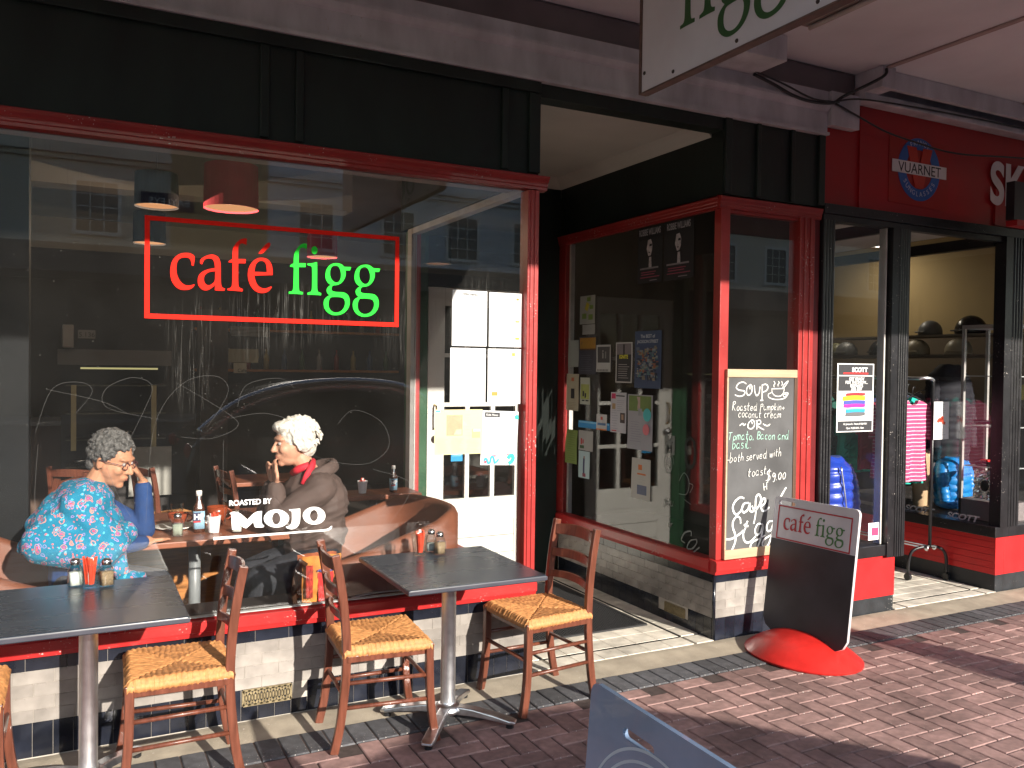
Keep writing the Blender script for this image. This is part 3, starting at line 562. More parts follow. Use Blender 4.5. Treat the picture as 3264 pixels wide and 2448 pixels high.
# interior shell of the café
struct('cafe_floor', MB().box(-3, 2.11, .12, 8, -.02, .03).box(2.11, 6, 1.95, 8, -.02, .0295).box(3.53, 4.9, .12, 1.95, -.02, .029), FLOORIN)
struct('cafe_ceiling', MB().box(-3, 4.25, .12, 8, 3.31, 3.36), OFFW)
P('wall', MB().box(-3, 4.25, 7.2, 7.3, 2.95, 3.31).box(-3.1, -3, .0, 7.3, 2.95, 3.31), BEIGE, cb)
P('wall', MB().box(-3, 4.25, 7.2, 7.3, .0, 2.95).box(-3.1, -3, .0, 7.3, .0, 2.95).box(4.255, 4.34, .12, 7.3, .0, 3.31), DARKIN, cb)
P('wall', MB().box(-3, 2.11, .12, .2, 2.60, 3.31), BEIGE, cb)
P('column', MB().box(1.15, 1.42, 5.2, 5.5, .03, 2.2), M('dark_column', (.05, .042, .04), .6), cb)
P('beam', MB().box(-3, 2.1, 3.1, 3.35, 2.95, 3.30), BEIGE, cb)
P('column', MB().box(-.62, -.40, 2.6, 2.85, .03, 3.3), BEIGE, cb)
# window ledge inside and the one of the side bay
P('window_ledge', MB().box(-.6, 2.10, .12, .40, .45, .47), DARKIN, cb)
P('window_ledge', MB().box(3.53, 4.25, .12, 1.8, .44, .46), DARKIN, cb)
# upper wall over the canopy
P('upper_wall', MB().box(-3, 4.54, .05, .4, 3.17, 6.5), GREY, cb)
# grey cornice beam under the canopy
gb = [(.05, 3.152), (-.05, 3.150), (-.05, 3.168), (-.03, 3.172), (-.03, 3.30), (-.045, 3.31), (-.06, 3.335), (-.06, 3.35), (-.035, 3.356), (-.035, 3.43), (.05, 3.43)]
P('cornice_beam', MB().xprism(gb, -3, 4.28), GREY, cb)
P('cornice_beam', MB().xprism([(.05, 3.22), (-.06, 3.215), (-.06, 3.43), (.05, 3.43)], 4.282, 4.535), GREY, cb)
P('cornice_beam', MB().box(-3, 4.535, -.012, .05, 3.4305, 3.58), M('painted_gap_shade', (.20, .17, .175), .7, .2, 3), cb)  # shade of the recessed strip is put into a darker colour
P('beam_bracket', MB().box(3.35, 3.66, -.30, -.013, 3.4305, 3.578), GREY, cb, bevel=.006)
# ================================================================== CANOPY
cp = thing('street_canopy', 'pale pinkish canopy roof covering the pavement above the shops', 'canopy')
P('roof', MB().box(-6, 14, -3.66, .05, 3.70, 3.76), CEIL, cp)
xs = [-6, -4.5, -2.9, -1.3, .2, 1.7, 3.13, 4.59, 6.05, 7.5, 9, 10.6, 12.3, 14]
for a, b in zip(xs, xs[1:]):
    for y0, y1 in ((-3.6, -1.85), (-1.845, -.015)): P('ceiling_panel', MB().box(a+.003, b-.003, y0, y1, 3.585, 3.60), CEIL, cp)
for a in xs[1:-1]: P('cover_strip', MB().box(a-.02, a+.02, -3.6, -.19, 3.572, 3.5845), M('strip%d' % len(bpy.data.materials), (.42, .33, .31), .6), cp, bevel=.003)
P('edge_beam', MB().box(4.66, 14, -.185, -.15, 3.47, 3.584).box(4.536, 4.66, -.23, -.015, 3.45, 3.584), GREY, cp, bevel=.004)
P('edge_beam', MB().box(4.536, 14, -.1, .05, 3.40, 3.455), GREY, cp, bevel=.006)
P('wall_strip', MB().box(4.54, 14, .052, .4, 3.38, 6.5), GREY, cp); P('front_beam', MB().box(-6, 4.72, -3.66, -3.6, 3.50, 3.9).box(4.7205, 14, -3.66, -3.6, 3.225, 3.9), GREY, cp)
lf = thing('batten_light', 'unlit batten light fitting on the canopy ceiling beside the hanging sign', 'light fitting', (3.6, -1, 3.584))
P('fitting_body', MB().box(3.555, 3.625, -1.75, -.50, 3.545, 3.5845), M('old_plastic', (.30, .25, .23), .5), lf, bevel=.006)
P('fitting_tube', MB().tube([(3.59, -1.72, 3.53), (3.59, -.53, 3.53)], .014, 10), M('dull_tube', (.55, .5, .48), .4), lf, smooth=True)
# hanging café sign
hs = thing('hanging_cafe_sign', 'white double board with green lettering hanging from the canopy', 'hanging sign', (2.12, -2, 3.1))
P('sign_panel', MB().box(2.12, 2.15, -3.25, -1.01, 2.785, 3.52), M('sign_white', (.62, .60, .66), .5, .08, 4, .1, 30), hs, bevel=.002)
P('sign_trim', MB().box(2.116, 2.154, -1.0095, -.995, 2.78, 3.585).box(2.116, 2.154, -3.25, -1.01, 2.777, 2.7845), M('rusty_trim', (.12, .07, .06), .7, .3, 20), hs)
for y, z in ((-1.03, 3.18), (-1.03, 2.86), (-1.22, 2.81), (-1.58, 2.81), (-1.95, 2.81), (-1.03, 3.4)): P('bolt', MB().ell((2.119, y, z), (.005, .008, .008), nu=8, nv=5), M('rust%d' % len(bpy.data.materials), (.05, .03, .03), .8), hs)
DG = M('sign_dark_green', (.03, .10, .03), .5, 0)
for k in ['f2', 'i', 'dot', 'g1', 'g2']:
    pass
cafe_figg(hs, SIDE(2.1185, -.44, 2.778), (DG, DG), 1.33, parts='figg_lettering', box=False)
cafe_figg(hs, SIDE(2.1195, -1.25, 3.10), (PRED, PRED), 1.33, parts='cafe_lettering', box=False)
hs.location.x -= .037; hs.location.y -= .07
# cables at the wall
cbm = [(3.62, 3.42), (3.78, 3.385), (3.93, 3.345), (4.1, 3.33), (4.28, 3.35)]
for i, (nm, pts, r_) in enumerate((('cable', [(x, -.07, z) for x, z in cbm]+[(4.36, -.09, 3.40), (4.52, -.24, 3.50), (4.56, -.24, 3.56)], .010), ('cable', [(3.62, -.08, 3.435), (3.85, -.09, 3.39), (4.1, -.08, 3.345), (4.33, -.075, 3.36)], .006),
        ('cable', [(4.30, -.07, 3.35), (4.5, -.07, 3.30), (4.78, -.06, 3.24), (5.05, -.06, 3.21), (5.5, -.06, 3.185), (6.2, -.06, 3.24), (7.5, -.06, 3.33)], .0065), ('cable', [(4.3, -.08, 3.36), (4.56, -.11, 3.40), (5.4, -.11, 3.43), (6.2, -.11, 3.44), (8, -.11, 3.44)], .006))):
    lab = ['thick black cable bundle sagging below the grey beam and up to its end', 'thin black cable tied above the sagging bundle', 'single black cable drooping across the red fascia over the round badge', 'black cable running along the foot of the pale edge beam'][i]
    o = P('cable', MB().tube([tuple(p) for p in catmull(pts, 5)], r_, 8), BLACKM, smooth=True); tag(o, lab, 'cable')
# ================================================================== LETTERING AND MARKS ON THE BIG WINDOW
cafe_figg(pane, FRONT(.27, .0035, 1.837), (VRED, VGREEN))
for k_, l_ in MOJO.items(): curve_obj(flatcurve([chaikin([(x/1000, y/1000) for x, y in q]) for q in l_], 'mojo_lettering'), 'lettering_underline' if k_ == '_' else 'mojo_lettering', VWHITE, pane, FRONT(.27, .0035-(.0002 if k_ == 'O' else 0), .80), .0003)
text('ROASTED BY', .034, VWHITE, pane, FRONT(.625, .0035, 1.003), 'roasted_lettering', bold=.0008, sx=.95)
SCR = M('scratch', (.12, .118, .115), .9, 0)
scr = [[(-.14, 1.35), (-.08, 1.53), (.02, 1.56), (.07, 1.52), (.0, 1.42)], [(-.1, 1.53), (.1, 1.48), (.2, 1.43)], [(.33, 1.40), (.13, 1.45), (.12, 1.53), (.22, 1.58), (.30, 1.55), (.28, 1.46), (.16, 1.20)], [(.40, 1.56), (.62, 1.42), (.66, 1.36), (.55, 1.31), (.42, 1.32)],
       [(.28, .95), (.31, 1.36), (.42, 1.55), (.56, 1.59), (.62, 1.52), (.53, 1.36)], [(.63, 1.40), (.78, 1.42), (.92, 1.38)], [(.66, 1.45), (.70, 1.55), (.85, 1.58), (.93, 1.52)], [(1.12, 1.36), (1.2, 1.43), (1.34, 1.37), (1.38, 1.25), (1.28, 1.17), (1.12, 1.18), (1.0, 1.22)], [(1.30, 1.14), (1.5, 1.05), (1.38, .86)], [(.10, 1.28), (.16, 1.1), (.22, .98)], [(.6, 1.3), (.6, 1.1), (.61, .92)], [(-.13, 1.3), (-.14, 1.05), (-.1, .9)]]
strokes(scr, .0007, 'scratches', SCR, pane, Matrix.Translation((0, .0042, 0)) @ Euler((PI/2, 0, 0)).to_matrix().to_4x4())
# chalk drawing on the side window
mt2 = Matrix.Translation((3.4505, 0, 0)) @ Euler((PI/2, 0, -PI/2)).to_matrix().to_4x4()
CH2 = M('faint_chalk', (.22, .24, .22), .9, .2, 40)
ch = hand('you', -.52, .76, .07)+hand('or', -.47, .62, .06)
sp_ = [(-.47+.055*(1-t*.8)*math.cos(t*13), 1.03+.085*(1-t*.8)*math.sin(t*13)) for t in [i/24 for i in range(25)]]
strokes(ch+[sp_]+[[(-.36, .93), (-.31, .99), (-.26, .94), (-.28, .86), (-.36, .85)], [(-.26, .93), (-.22, .92), (-.25, .87)], [(-.3, .82), (-.24, .80)]], .006, 'chalk_writing', CH2, spane, mt2)
cw = hand('COLL', 0, 0, .12); ca, sa = math.cos(-.75), math.sin(-.75)
strokes([[(-.34+x*ca-y*sa, .58+x*sa+y*ca) for x, y in l] for l in cw], .011, 'chalk_writing', CH2, spane, mt2)
text('M', .16, CH2, spane, SIDE(3.4505, .52, 1.10), 'mojo_chalk', bold=.008, sx=.9)
strokes([([(-.27, 1.21), (-.30, 1.17), (-.29, 1.06), (-.25, 1.03), (-.21, 1.08), (-.22, 1.19), (-.27, 1.22)], .022)], .02, 'mojo_chalk', M('dark_chalk', (.03, .035, .03), .9), spane, mt2)
# ================================================================== OUTDOOR FURNITURE
def rush_seat():
    """woven seat: four triangles of strands running square to their edge, sinking to the middle, wrapped round the rails"""
    mb = MB(); N = 150; hx, hy = .192, .205
    def f(u, v):
        a, b = 2*u-1, 2*v-1
        ea, eb = abs(a), abs(b); e = max(ea, eb)
        along = b if ea > eb else a
        st = (1 if ea > eb else 2)
        fr = 38 if ea > eb else 36
        ridge = (abs(math.sin(along*fr/2*PI/2+1.7*noise.noise((a*2.2, b*2.2, st)))))*.0042
        jag = .004*noise.noise((along*30, st*5+(1 if a > 0 else 0), (1 if b > 0 else 0)))
        z = .012*(e**1.5)-.004+ridge+(.003*noise.noise((a*9, b*9, 0)))
        seam = abs(ea-eb); z -= .005*math.exp(-(seam/.03)**2)
        if e > .9: z -= (e-.9)**2*1.9
        w_ = 1-.08*(1-(a+1)/2)
        s = 1+(jag*5 if e > .93 else 0)
        return (a*hx*s, b*hy*w_*s, z)
    mb.grid(f, N, N)
    # wrapped edge, strands hanging down round the rail
    n0 = len(mb.v); per = []
    K = 96
    def rim(side, t):
        a, b = {0: (1, t), 1: (-t, 1), 2: (-1, -t), 3: (t, -1)}[side]
        return a, b
    for side in range(4):
        cols = []
        for i in range(K+1):
            t = -1+2*i/K; a, b = rim(side, t); base = Vector(f((a+1)/2, (b+1)/2))
            o = Vector((a if side in (0, 2) else 0, b if side in (1, 3) else 0, 0)).normalized()
            rg = abs(math.sin(t*23*PI/2))*.0025; jg = .004*noise.noise((t*26, side, 3))
            cols.append([tuple(base), tuple(base+o*(.006+rg)+Vector((0, 0, -.008))), tuple(base+o*(.004+rg)+Vector((0, 0, -.024-jg))), tuple(base-o*.008+Vector((0, 0, -.034)))])
        mb.add([p for c in cols for p in c], [(i*4+k, (i+1)*4+k, (i+1)*4+k+1, i*4+k+1) for i in range(K) for k in range(3)])
    mb.box(-hx*.9, hx*.9, -hy*.86, hy*.86, -.03, -.016)
    return mb
SEAT = rush_seat().mesh('seat', RUSH, True)
def make_chair(label):
    t = thing('rush_seat_chair', label, 'chair', group='ladder-back rush chairs outside the café')
    for s in (-1, 1):
        q = [(-.222, s*.172, 0), (-.196, s*.174, .12), (-.176, s*.176, .30), (-.172, s*.176, .44), (-.180, s*.175, .58), (-.198, s*.174, .72), (-.222, s*.172, .845)]
        P('back_post', MB().bar([tuple(p) for p in catmull(q, 4)], .027, .036), WOODC, t, bevel=.004, world=False)
        q = [(.224, s*.202, 0), (.205, s*.198, .10), (.192, s*.194, .25), (.190, s*.192, .435)]
        P('leg', MB().bar([tuple(p) for p in catmull(q, 4)], .034, .034), WOODC, t, bevel=.005, world=False)
    for i, (z, h) in enumerate(((.795, .062), (.675, .050), (.565, .042))):
        mb = MB(); x0 = -.206+.02*(i); rows = []
        for k in range(13):
            a = -1+2*k/12; y = a*.160; x = x0-.028*(1-a*a); hh = h/2*(1-.18*a*a)
            top = z+hh+.006*(1-a*a)*(1 if i == 0 else .6); bot = z-hh+.010*(1-a*a)
            rows.append([(x-.007, y, bot), (x+.007, y, bot), (x+.007-.006, y, top), (x-.013, y, top)])
        mb.add([p for r_ in rows for p in r_], [(k*4+j, k*4+(j+1) % 4, (k+1)*4+(j+1) % 4, (k+1)*4+j) for k in range(12) for j in range(4)]+[(3, 2, 1, 0), (48, 49, 50, 51)])
        P('back_slat', mb, WOODC, t, smooth=False, bevel=.002, world=False)
    for z, a in ((.19, 0), (.295, 0)):
        for s in (-1, 1): P('stretcher', MB().tube([(-.18, s*.176, z), (.196, s*.196, z)], .0095, 8), WOODC, t, smooth=True, world=False)
    for z in (.26,): P('stretcher', MB().tube([(.196, -.195, z), (.196, .195, z)], .0095, 8), WOODC, t, smooth=True, world=False)
    P('stretcher', MB().tube([(-.18, -.175, .24), (-.18, .175, .24)], .0095, 8), WOODC, t, smooth=True, world=False)
    P('seat_rail', MB().box(-.17, .185, -.192, -.168, .385, .414).box(-.17, .185, .168, .192, .385, .414).box(.168, .19, -.1675, .1675, .385, .414).box(-.185, -.165, -.1675, .1675, .385, .414), WOODC, t, bevel=.003, world=False)
    o = put('woven_seat', SEAT, t, world=False); o.location = (.008, 0, .447)
    return t
ch2 = make_chair('rush chair between the two black tables, facing the one near the entrance')
ch2.location = (1.215, -.325, 0); ch2.rotation_euler.z = R(-4)
ch3 = dup(ch2, (2.085, -.275, 0), R(184.5), 'rush chair beside the café entrance, its back towards the doorway')
ch1 = dup(ch2, (.385, -.345, 0), R(178), 'rush chair facing left at the black table in front of the seated women')
ch0 = dup(ch2, (-.425, -.33, 0), R(0), 'rush chair cut off by the picture edge, only its front edge and a leg showing')
def make_table(label, cx, cy, hw, hd, loc_z=.725):
    t = thing('cafe_table', label, 'table', (cx, cy, 0), group='black square tables on the pavement')
    P('tabletop', MB().box(-hw, hw, -hd, hd, loc_z-.026, loc_z), TTOP, t, bevel=.007, world=False, seg=3)
    P('table_edge', MB().box(-hw-.0015, hw+.0015, -hd-.0015, -hd+.004, loc_z-.022, loc_z-.005).box(-hw-.0015, -hw+.004, -hd+.0045, hd, loc_z-.022, loc_z-.005).box(hw-.004, hw+.0015, -hd+.0045, hd, loc_z-.022, loc_z-.005), TEDGE, t, bevel=.002, world=False)
    P('column', MB().lathe([(.05, .075), (.038, .085), (.034, .10), (.034, loc_z-.06), (.05, loc_z-.05), (.05, loc_z-.027)], n=28), CHROME, t, smooth=True, world=False)
    P('hub', MB().lathe([(.03, .035), (.066, .05), (.07, .065), (.05, .085), (.04, .09)], n=24), CASTAL, t, smooth=True, world=False)
    for k in range(4):
        a = R(45+90*k+6); c, s_ = math.cos(a), math.sin(a); q = []; hs_ = []; ws = []
        for d, z, h, w_ in ((.03, .062, .04, .052), (.12, .058, .034, .050), (.22, .044, .026, .054), (.30, .030, .018, .060), (.325, .026, .012, .046)): q.append((d*c, d*s_, z)); hs_.append(h); ws.append(w_)
        o = P('foot_arm', MB().bar(q, ws, hs_, side=(-s_, c, 0)), CASTAL, t, bevel=.008, world=False, seg=3)
        P('glide', MB().lathe([(.018, 0), (.018, .012), (.008, .018), (.008, .024)], (.295*c, .295*s_, 0), 12), BLACKM, o, world=False)
    return t
t2 = make_table('black square table between two rush chairs, nearer the café entrance', 1.548, -.375, .325, .345)
t1 = make_table('black square table at the lower left, below the seated women', .053, -.378, .325, .345)
# condiments
SALT = M('salt', (.80, .79, .76), .8, .05); PEP = M('ground_pepper', (.30, .20, .12), .9, .35, 150); CAPM = M('shaker_cap', (.6, .58, .56), .25, .1, 30, metal=1)
SACH = M('orange_red_sachet', (.70, .07, .03), .5, .2, 30)
def shaker(x, y, z, fill, label, s=1, lvl=.62):
    t = thing('shaker', label, 'salt or pepper shaker', (x, y, z), rz=rnd.uniform(-.3, .3)); t.scale = (s, s, s)
    P('jar', MB().lathe([(.0, .0005), (.024, .001), (.026, .006), (.025, .06), (.019, .076), (.015, .082), (.0145, .088), (.013, .088), (.0135, .08), (.0175, .074), (.0225, .058), (.0225, .006), (.0, .004)], n=24, sq=4), GLASSJ, t, smooth=True, world=False)
    P('contents', MB().lathe([(.0, .0045), (.022, .0065), (.022, .012+.055*lvl), (.0, .014+.055*lvl)], n=24, sq=4), fill, t, smooth=True, world=False)
    P('cap', MB().lathe([(.017, .083), (.0175, .094), (.016, .101), (.009, .106), (.0, .107)], n=20), CAPM, t, smooth=True, world=False)
    return t
def sachet_pot(x, y, z, label, mat=GLASSJ, s=1, n=16, name='sugar_glass'):
    t = thing(name, label, 'sugar holder', (x, y, z)); t.scale = (s, s, s)
    P('pot', MB().lathe([(.0, .001), (.026, .001), (.028, .006), (.037, .088), (.0385, .092), (.036, .092), (.0335, .086), (.0255, .012), (.0, .010)], n=24), mat, t, smooth=True, world=False)
    for i in range(n):
        a = rnd.uniform(0, 2*PI); r0 = rnd.uniform(0, .013); r1 = r0+rnd.uniform(.002, .016); hh = rnd.uniform(.094, .118)
        mb = MB().bar([(r0*math.cos(a), r0*math.sin(a), .013), (r1*math.cos(a), r1*math.sin(a), hh)], .011, .0022, side=(math.cos(a+1.2), math.sin(a+1.2), 0))
        P('sachet', mb, SACH if i % 7 else PAPER, t, world=False)
    return t
zt = .7252
shaker(.008, -.085, zt, SALT, 'salt shaker left of the sugar glass on the left table', 1.08, .75)
sachet_pot(.062, -.135, zt, 'glass full of red sugar sachets on the left table', s=1.1, n=22)
shaker(.122, -.135, zt, PEP, 'pepper shaker right of the sugar glass on the left table', 1.08, .8)
sachet_pot(1.50, -.115, zt, 'glass of red sugar sachets on the table near the entrance', s=1.1)
shaker(1.583, -.06, zt, SALT, 'clear salt shaker behind the pepper shaker, table near the entrance', 1.05, .5)
shaker(1.598, -.135, zt, PEP, 'pepper shaker in front of the salt, table near the entrance', 1.05, .8)
# ------------------------------------------------------------------ swing signs
def rrect(x0, x1, y0, y1, r, bl=None, n=5):
    """rounded rectangle; bl = cut lower corners"""
    p = []
    for cx, cy, a0 in ((x1-r, y1-r, 0), (x0+r, y1-r, 90)): p += [(cx+r*math.cos(R(a0+90*k/n)), cy+r*math.sin(R(a0+90*k/n))) for k in range(n+1)]
    b = bl or r
    p += [(x0, y0+b), (x0+b*.35, y0+b*.35), (x0+b, y0), (x1-b, y0), (x1-b*.35, y0+b*.35), (x1, y0+b)]
    return p
def plate(poly, holes, th, name, mat, parent, bevel=0):
    cu = flatcurve([poly]+holes, name); cu.extrude = th/2; o = link(bpy.data.objects.new(name, cu)); bpy.context.view_layer.update()
    me = to_mesh(o, name, mat); return put(name, me, parent, world=False, bevel=bevel)
def swing_sign(label, loc, rz, lean, W_=.60, full=True):
    WLD[0] = False; r_ = swing_sign_(label, loc, rz, lean, W_, full); WLD[0] = True; return r_
def swing_sign_(label, loc, rz, lean, W_=.60, full=True):
    """board in its local xz plane, read looking along +y; u to the right"""
    t = thing('pavement_sign', label, 'pavement sign', loc, rz)
    H = .80; z0 = .085 if full else .068; M4 = Matrix.Translation((0, 0, z0)) @ Euler((lean, 0, 0)).to_matrix().to_4x4() @ Euler((PI/2, 0, 0)).to_matrix().to_4x4()
    slot = [(-.255+.012*math.cos(a), .765+.012*math.sin(a)) for a in [R(90+180*k/6) for k in range(7)]]+[(-.155+.012*math.cos(a), .765+.012*math.sin(a)) for a in [R(-90+180*k/6) for k in range(7)]]
    if full:
        b = plate([(x, z) for x, z in rrect(-W_/2, W_/2, .0, H, .03, .07)], [slot], .018, 'board', BOARDW, t); b.matrix_local = M4
        q = plate([(-W_/2+.001, .545), (-W_/2+.001, .07), (-W_/2+.025, .025), (-W_/2+.07, .001), (W_/2-.07, .001), (W_/2-.025, .025), (W_/2-.001, .07), (W_/2-.001, .545)], [], .0215, 'blackboard', BOARD, t); q.matrix_local = M4
        cafe_figg(t, M4 @ Matrix.Translation((-.262, .548, .0115)), (PRED, PGREEN), .455, bw=.017)
    else:
        slot2 = [(x+.115, y-.035) for x, y in slot]
        bm_ = M('sky_tinted_sign_panel', (.15, .21, .31), .22, .2, 4, .1, 40, coat=.4)  # blue of the reflected sky is put into the panel colour
        b = plate([(x, z) for x, z in rrect(-W_/2, W_/2, .0, H, .03, .07)], [slot2], .014, 'board', bm_, t); b.matrix_local = M4
        arcs = []
        for r_ in (.235, .262): arcs.append([(-.02+r_*math.cos(R(a)), .46+r_*math.sin(R(a))) for a in range(10, 200, 10)])
        strokes(arcs, .007, 'lettering_ring', M('dull_ring', (.42, .46, .5), .5), t, M4 @ Matrix.Translation((0, 0, .0076)), taper=False)
        text('a', .3, VWHITE, t, M4 @ Matrix.Translation((-.12, .38, .0077)), 'lettering', bold=.002)
    # half-moon weighted foot
    mb = MB(); n = 30; rows = []
    for i in range(9):
        q_ = 1-i/8
        rows.append([(.355*q_*math.cos(2*PI*k/n), .290*q_*math.sin(2*PI*k/n), .012+.125*(1-q_**2.2)) for k in range(n)])
    vs = [(x*1.0, y, z) for r_ in rows for x, y, z in r_]
    mb.add(vs, [(i*n+k, i*n+(k+1) % n, (i+1)*n+(k+1) % n, (i+1)*n+k) for i in range(8) for k in range(n)])
    mb.add([(.355*math.cos(2*PI*k/n), .290*math.sin(2*PI*k/n), z) for z in (.0, .012) for k in range(n)], [tuple(range(n-1, -1, -1))]+[(k, (k+1) % n, n+(k+1) % n, n+k) for k in range(n)])
    P('foot', mb, SIGNRED if full else BLACKM, t, smooth=True, world=False)
    return t
swing_sign('café pavement sign with a white top, blackboard below and red domed foot', (3.765, -.40, 0), R(-86), R(-7))
swing_sign('blue-grey pavement sign close to the camera, at its bottom edge', (1.10, -2.51, 0), R(-91), R(-4), full=False)
# chalkboard
cbd = thing('soup_chalkboard', 'tall wood-framed chalkboard listing soups, leaning in the narrow red window', 'chalkboard', (3.78, 0, .51))
P('slate', MB().box(3.495, 4.035, -.034, -.022, .535, 1.61), BLACKB, cbd)
P('frame', MB().box(3.482, 4.05, -.044, -.02, 1.603, 1.652), PINE, cbd, bevel=.003)
P('frame', MB().box(3.482, 4.05, -.044, -.02, .503, .56), PINE, cbd, bevel=.003)
P('frame', MB().box(3.482, 3.494, -.042, -.02, .5605, 1.6025), PINE, cbd, bevel=.002)
P('frame', MB().box(4.03, 4.058, -.040, -.0, .503, 1.6025), M('dark_stained_wood', (.10, .055, .035), .35, .3, 5, coat=.3, streak=(14, 14, 1)), cbd, bevel=.003)
KX = lambda a: 3.495+(a-130)*.000492; KZ = lambda b: 1.605-(b-215)*.000366
FM = Matrix.Translation((0, -.0345, 0)) @ Euler((PI/2, 0, 0)).to_matrix().to_4x4()
K = lambda l: [(KX(a), KZ(b)) for a, b in l]
soup = [K([(420,330),(370,300),(300,320),(260,385),(300,430),(390,450),(385,510),(320,535),(260,520),(240,505)]), K([(480,340),(430,400),(430,490),(470,515),(510,460),(510,370),(480,340),(480,420)]), K([(550,350),(560,460),(590,525),(630,480),(645,370)]),
        K([(680,350),(680,600)]), K([(650,605),(700,603)]), K([(670,350),(740,335),(775,380),(750,440),(680,470)])]
cup = [K([(835,410),(1050,405)]), K([(838,415),(850,480),(900,530),(980,535),(1030,490),(1050,410)]), K([(850,470),(785,500),(790,550),(860,585),(960,592),(1060,570),(1110,510),(1110,480),(1050,480)]), K([(1020,395),(1050,330),(1115,275),(1080,340),(1040,400)]), K([(870,280),(890,320),(870,350),(880,385)]), K([(945,280),(960,310),(940,340),(945,370)]), K([(1000,280),(1015,320),(1000,360)]), K([(1030,510),(1080,500),(1075,540),(1040,545),(1030,510)])]
OR = [K([(320,1020),(370,985),(390,1015),(420,990)]), K([(510,930),(460,990),(460,1060),(520,1075),(560,1020),(550,950),(510,930),(525,1000)]), K([(600,940),(600,1090)]), K([(580,950),(650,940),(660,990),(600,1020),(680,1080),(720,1100)]), K([(700,1000),(750,1030),(790,1030),(820,1005)])]
strokes([(l, .008) for l in soup]+[(l, .006) for l in cup]+[(l, .008) for l in OR], .01, 'chalk_writing', CHALK, cbd, FM)
sm = hand('Roasted Pumpkin+', KX(200), KZ(765), .052, -.01)+hand('coconut cream', KX(290), KZ(885), .052, -.02)+hand('-both served with', KX(118), KZ(1625), .054, .06)+hand('toast', 3.655, .546+1100*.000412, .060, .06)
strokes(sm, .0036, 'chalk_writing', CHALK, cbd, FM)
strokes(hand('$9.00', 3.81, .546+1010*.000412, .072, .02)+[[(3.79, .95), (3.797, .905)], [(3.79, .925), (3.82, .93)], [(3.815, .955), (3.818, .91)]], .005, 'chalk_writing', CHALK, cbd, FM)
strokes(hand('Tomato, Bacon and', KX(140), KZ(1250), .057, -.02)+hand('basiL.', KX(205), KZ(1400), .060, .02), .0036, 'chalk_writing', CHALKG, cbd, FM)
KC = lambda l: [(3.495+(a-88)*.000553, .546+(1385-b)*.000412) for a, b in l]
big = [KC([(345,610),(290,590),(220,640),(185,720),(200,800),(240,840),(300,790),(340,700)]), KC([(410,680),(340,690),(315,760),(340,820),(400,780),(430,690),(430,790),(470,820),(510,760)]), KC([(460,730),(500,800),(560,740),(590,640),(560,570),(520,600),(510,720),(515,850),(490,1000)]),
       KC([(590,760),(650,700),(650,640),(610,650),(590,730),(610,810),(660,820),(715,770)]), KC([(965,490),(900,600),(860,700),(862,900)]),
       KC([(300,980),(290,900),(240,870),(190,940),(190,1030),(220,1120),(230,1220),(190,1340),(140,1400),(90,1410)]), KC([(90,1190),(180,1190),(290,1130),(340,1080)]), KC([(375,1040),(340,1130),(350,1220),(390,1270),(450,1260),(520,1190)]), KC([(345,1000),(410,1030)]), KC([(400,950),(360,1030)]),
       KC([(620,1020),(550,1010),(510,1090),(530,1170),(590,1140),(625,1030),(610,1170),(580,1280),(540,1370),(480,1390),(445,1340),(480,1270),(580,1230),(660,1190)]), KC([(780,990),(710,990),(680,1070),(700,1130),(750,1110),(785,990),(770,1130),(740,1260),(700,1350),(650,1370),(620,1320),(650,1250),(760,1190),(870,1150)]), KC([(870,1000),(820,1010),(800,1080),(830,1150),(870,1140)])]
strokes([(l, .0125) for l in big], .0125, 'chalk_writing', M('bright_chalk', (.86, .88, .86), .95, .1, 60), cbd, FM)
# ------------------------------------------------------------------ papers
PICN = [0]
def paper(label, cat, fr, u0, u1, v0, v1, col, blocks=(), texts=(), curl=.004, name='notice', group=None):
    """sheet in the plane given by fr (a matrix: x right, y up, z to the reader); blocks = (x0,x1,y0,y1,colour) in 0..1, texts = (x,y,size,str,colour)"""
    c = fr @ Vector(((u0+u1)/2, v0, 0)); t = thing(name, label, cat, tuple(c), group=group)
    PICN[0] += 1; sd = PICN[0]; Wd, Hd = u1-u0, v1-v0
    h = lambda x, y: curl*(noise.noise((x*1.7+sd*3, y*1.4, sd))*.8+abs(x-.5)*.8*(.4+.6*(1-y)))
    def F(x, y, e=0): return tuple(fr @ Vector((u0+x*Wd, v0+y*Hd, h(x, y)+e)))
    pm = mats_.get(col) or M('sheet_%d' % len(mats_), col, .65, .04, 4); mats_[col] = pm
    mb = MB(); mb.grid(lambda x, y: F(x, y, 0), 6, 8); mb.grid(lambda x, y: F(x, 1-y, -.0005), 6, 8); P('sheet', mb, pm, t)
    byc = {}
    for x0, x1, y0, y1, c2 in blocks: byc.setdefault(c2, []).append((x0, x1, y0, y1))
    for i, (c2, bs) in enumerate(byc.items()):
        m2 = mats_.get(c2) or M('ink_%d' % len(mats_), c2, .6, .1, 30); mats_[c2] = m2
        mb = MB()
        for x0, x1, y0, y1 in bs:
            nx = max(1, int((x1-x0)*5)); ny = max(1, int((y1-y0)*6)); mb.grid(lambda x, y: F(x0+(x1-x0)*x, y0+(y1-y0)*y, .0006+.0002*i), nx, ny)
        P('print', mb, m2, t)
    for x, y, sz, st_, c2, *o in texts:
        m2 = mats_.get(c2) or M('ink_%d' % len(mats_), c2, .6, 0); mats_[c2] = m2
        p = Vector((u0+x*Wd, v0+y*Hd, h(x, y)+curl*.5+.002)); text(st_, sz, m2, t, fr @ Matrix.Translation(p), 'lettering', bold=o[0] if o else 0, sx=o[1] if len(o) > 1 else 1, align=o[2] if len(o) > 2 else 'LEFT', ext=.0001)
    return t
mats_ = {}
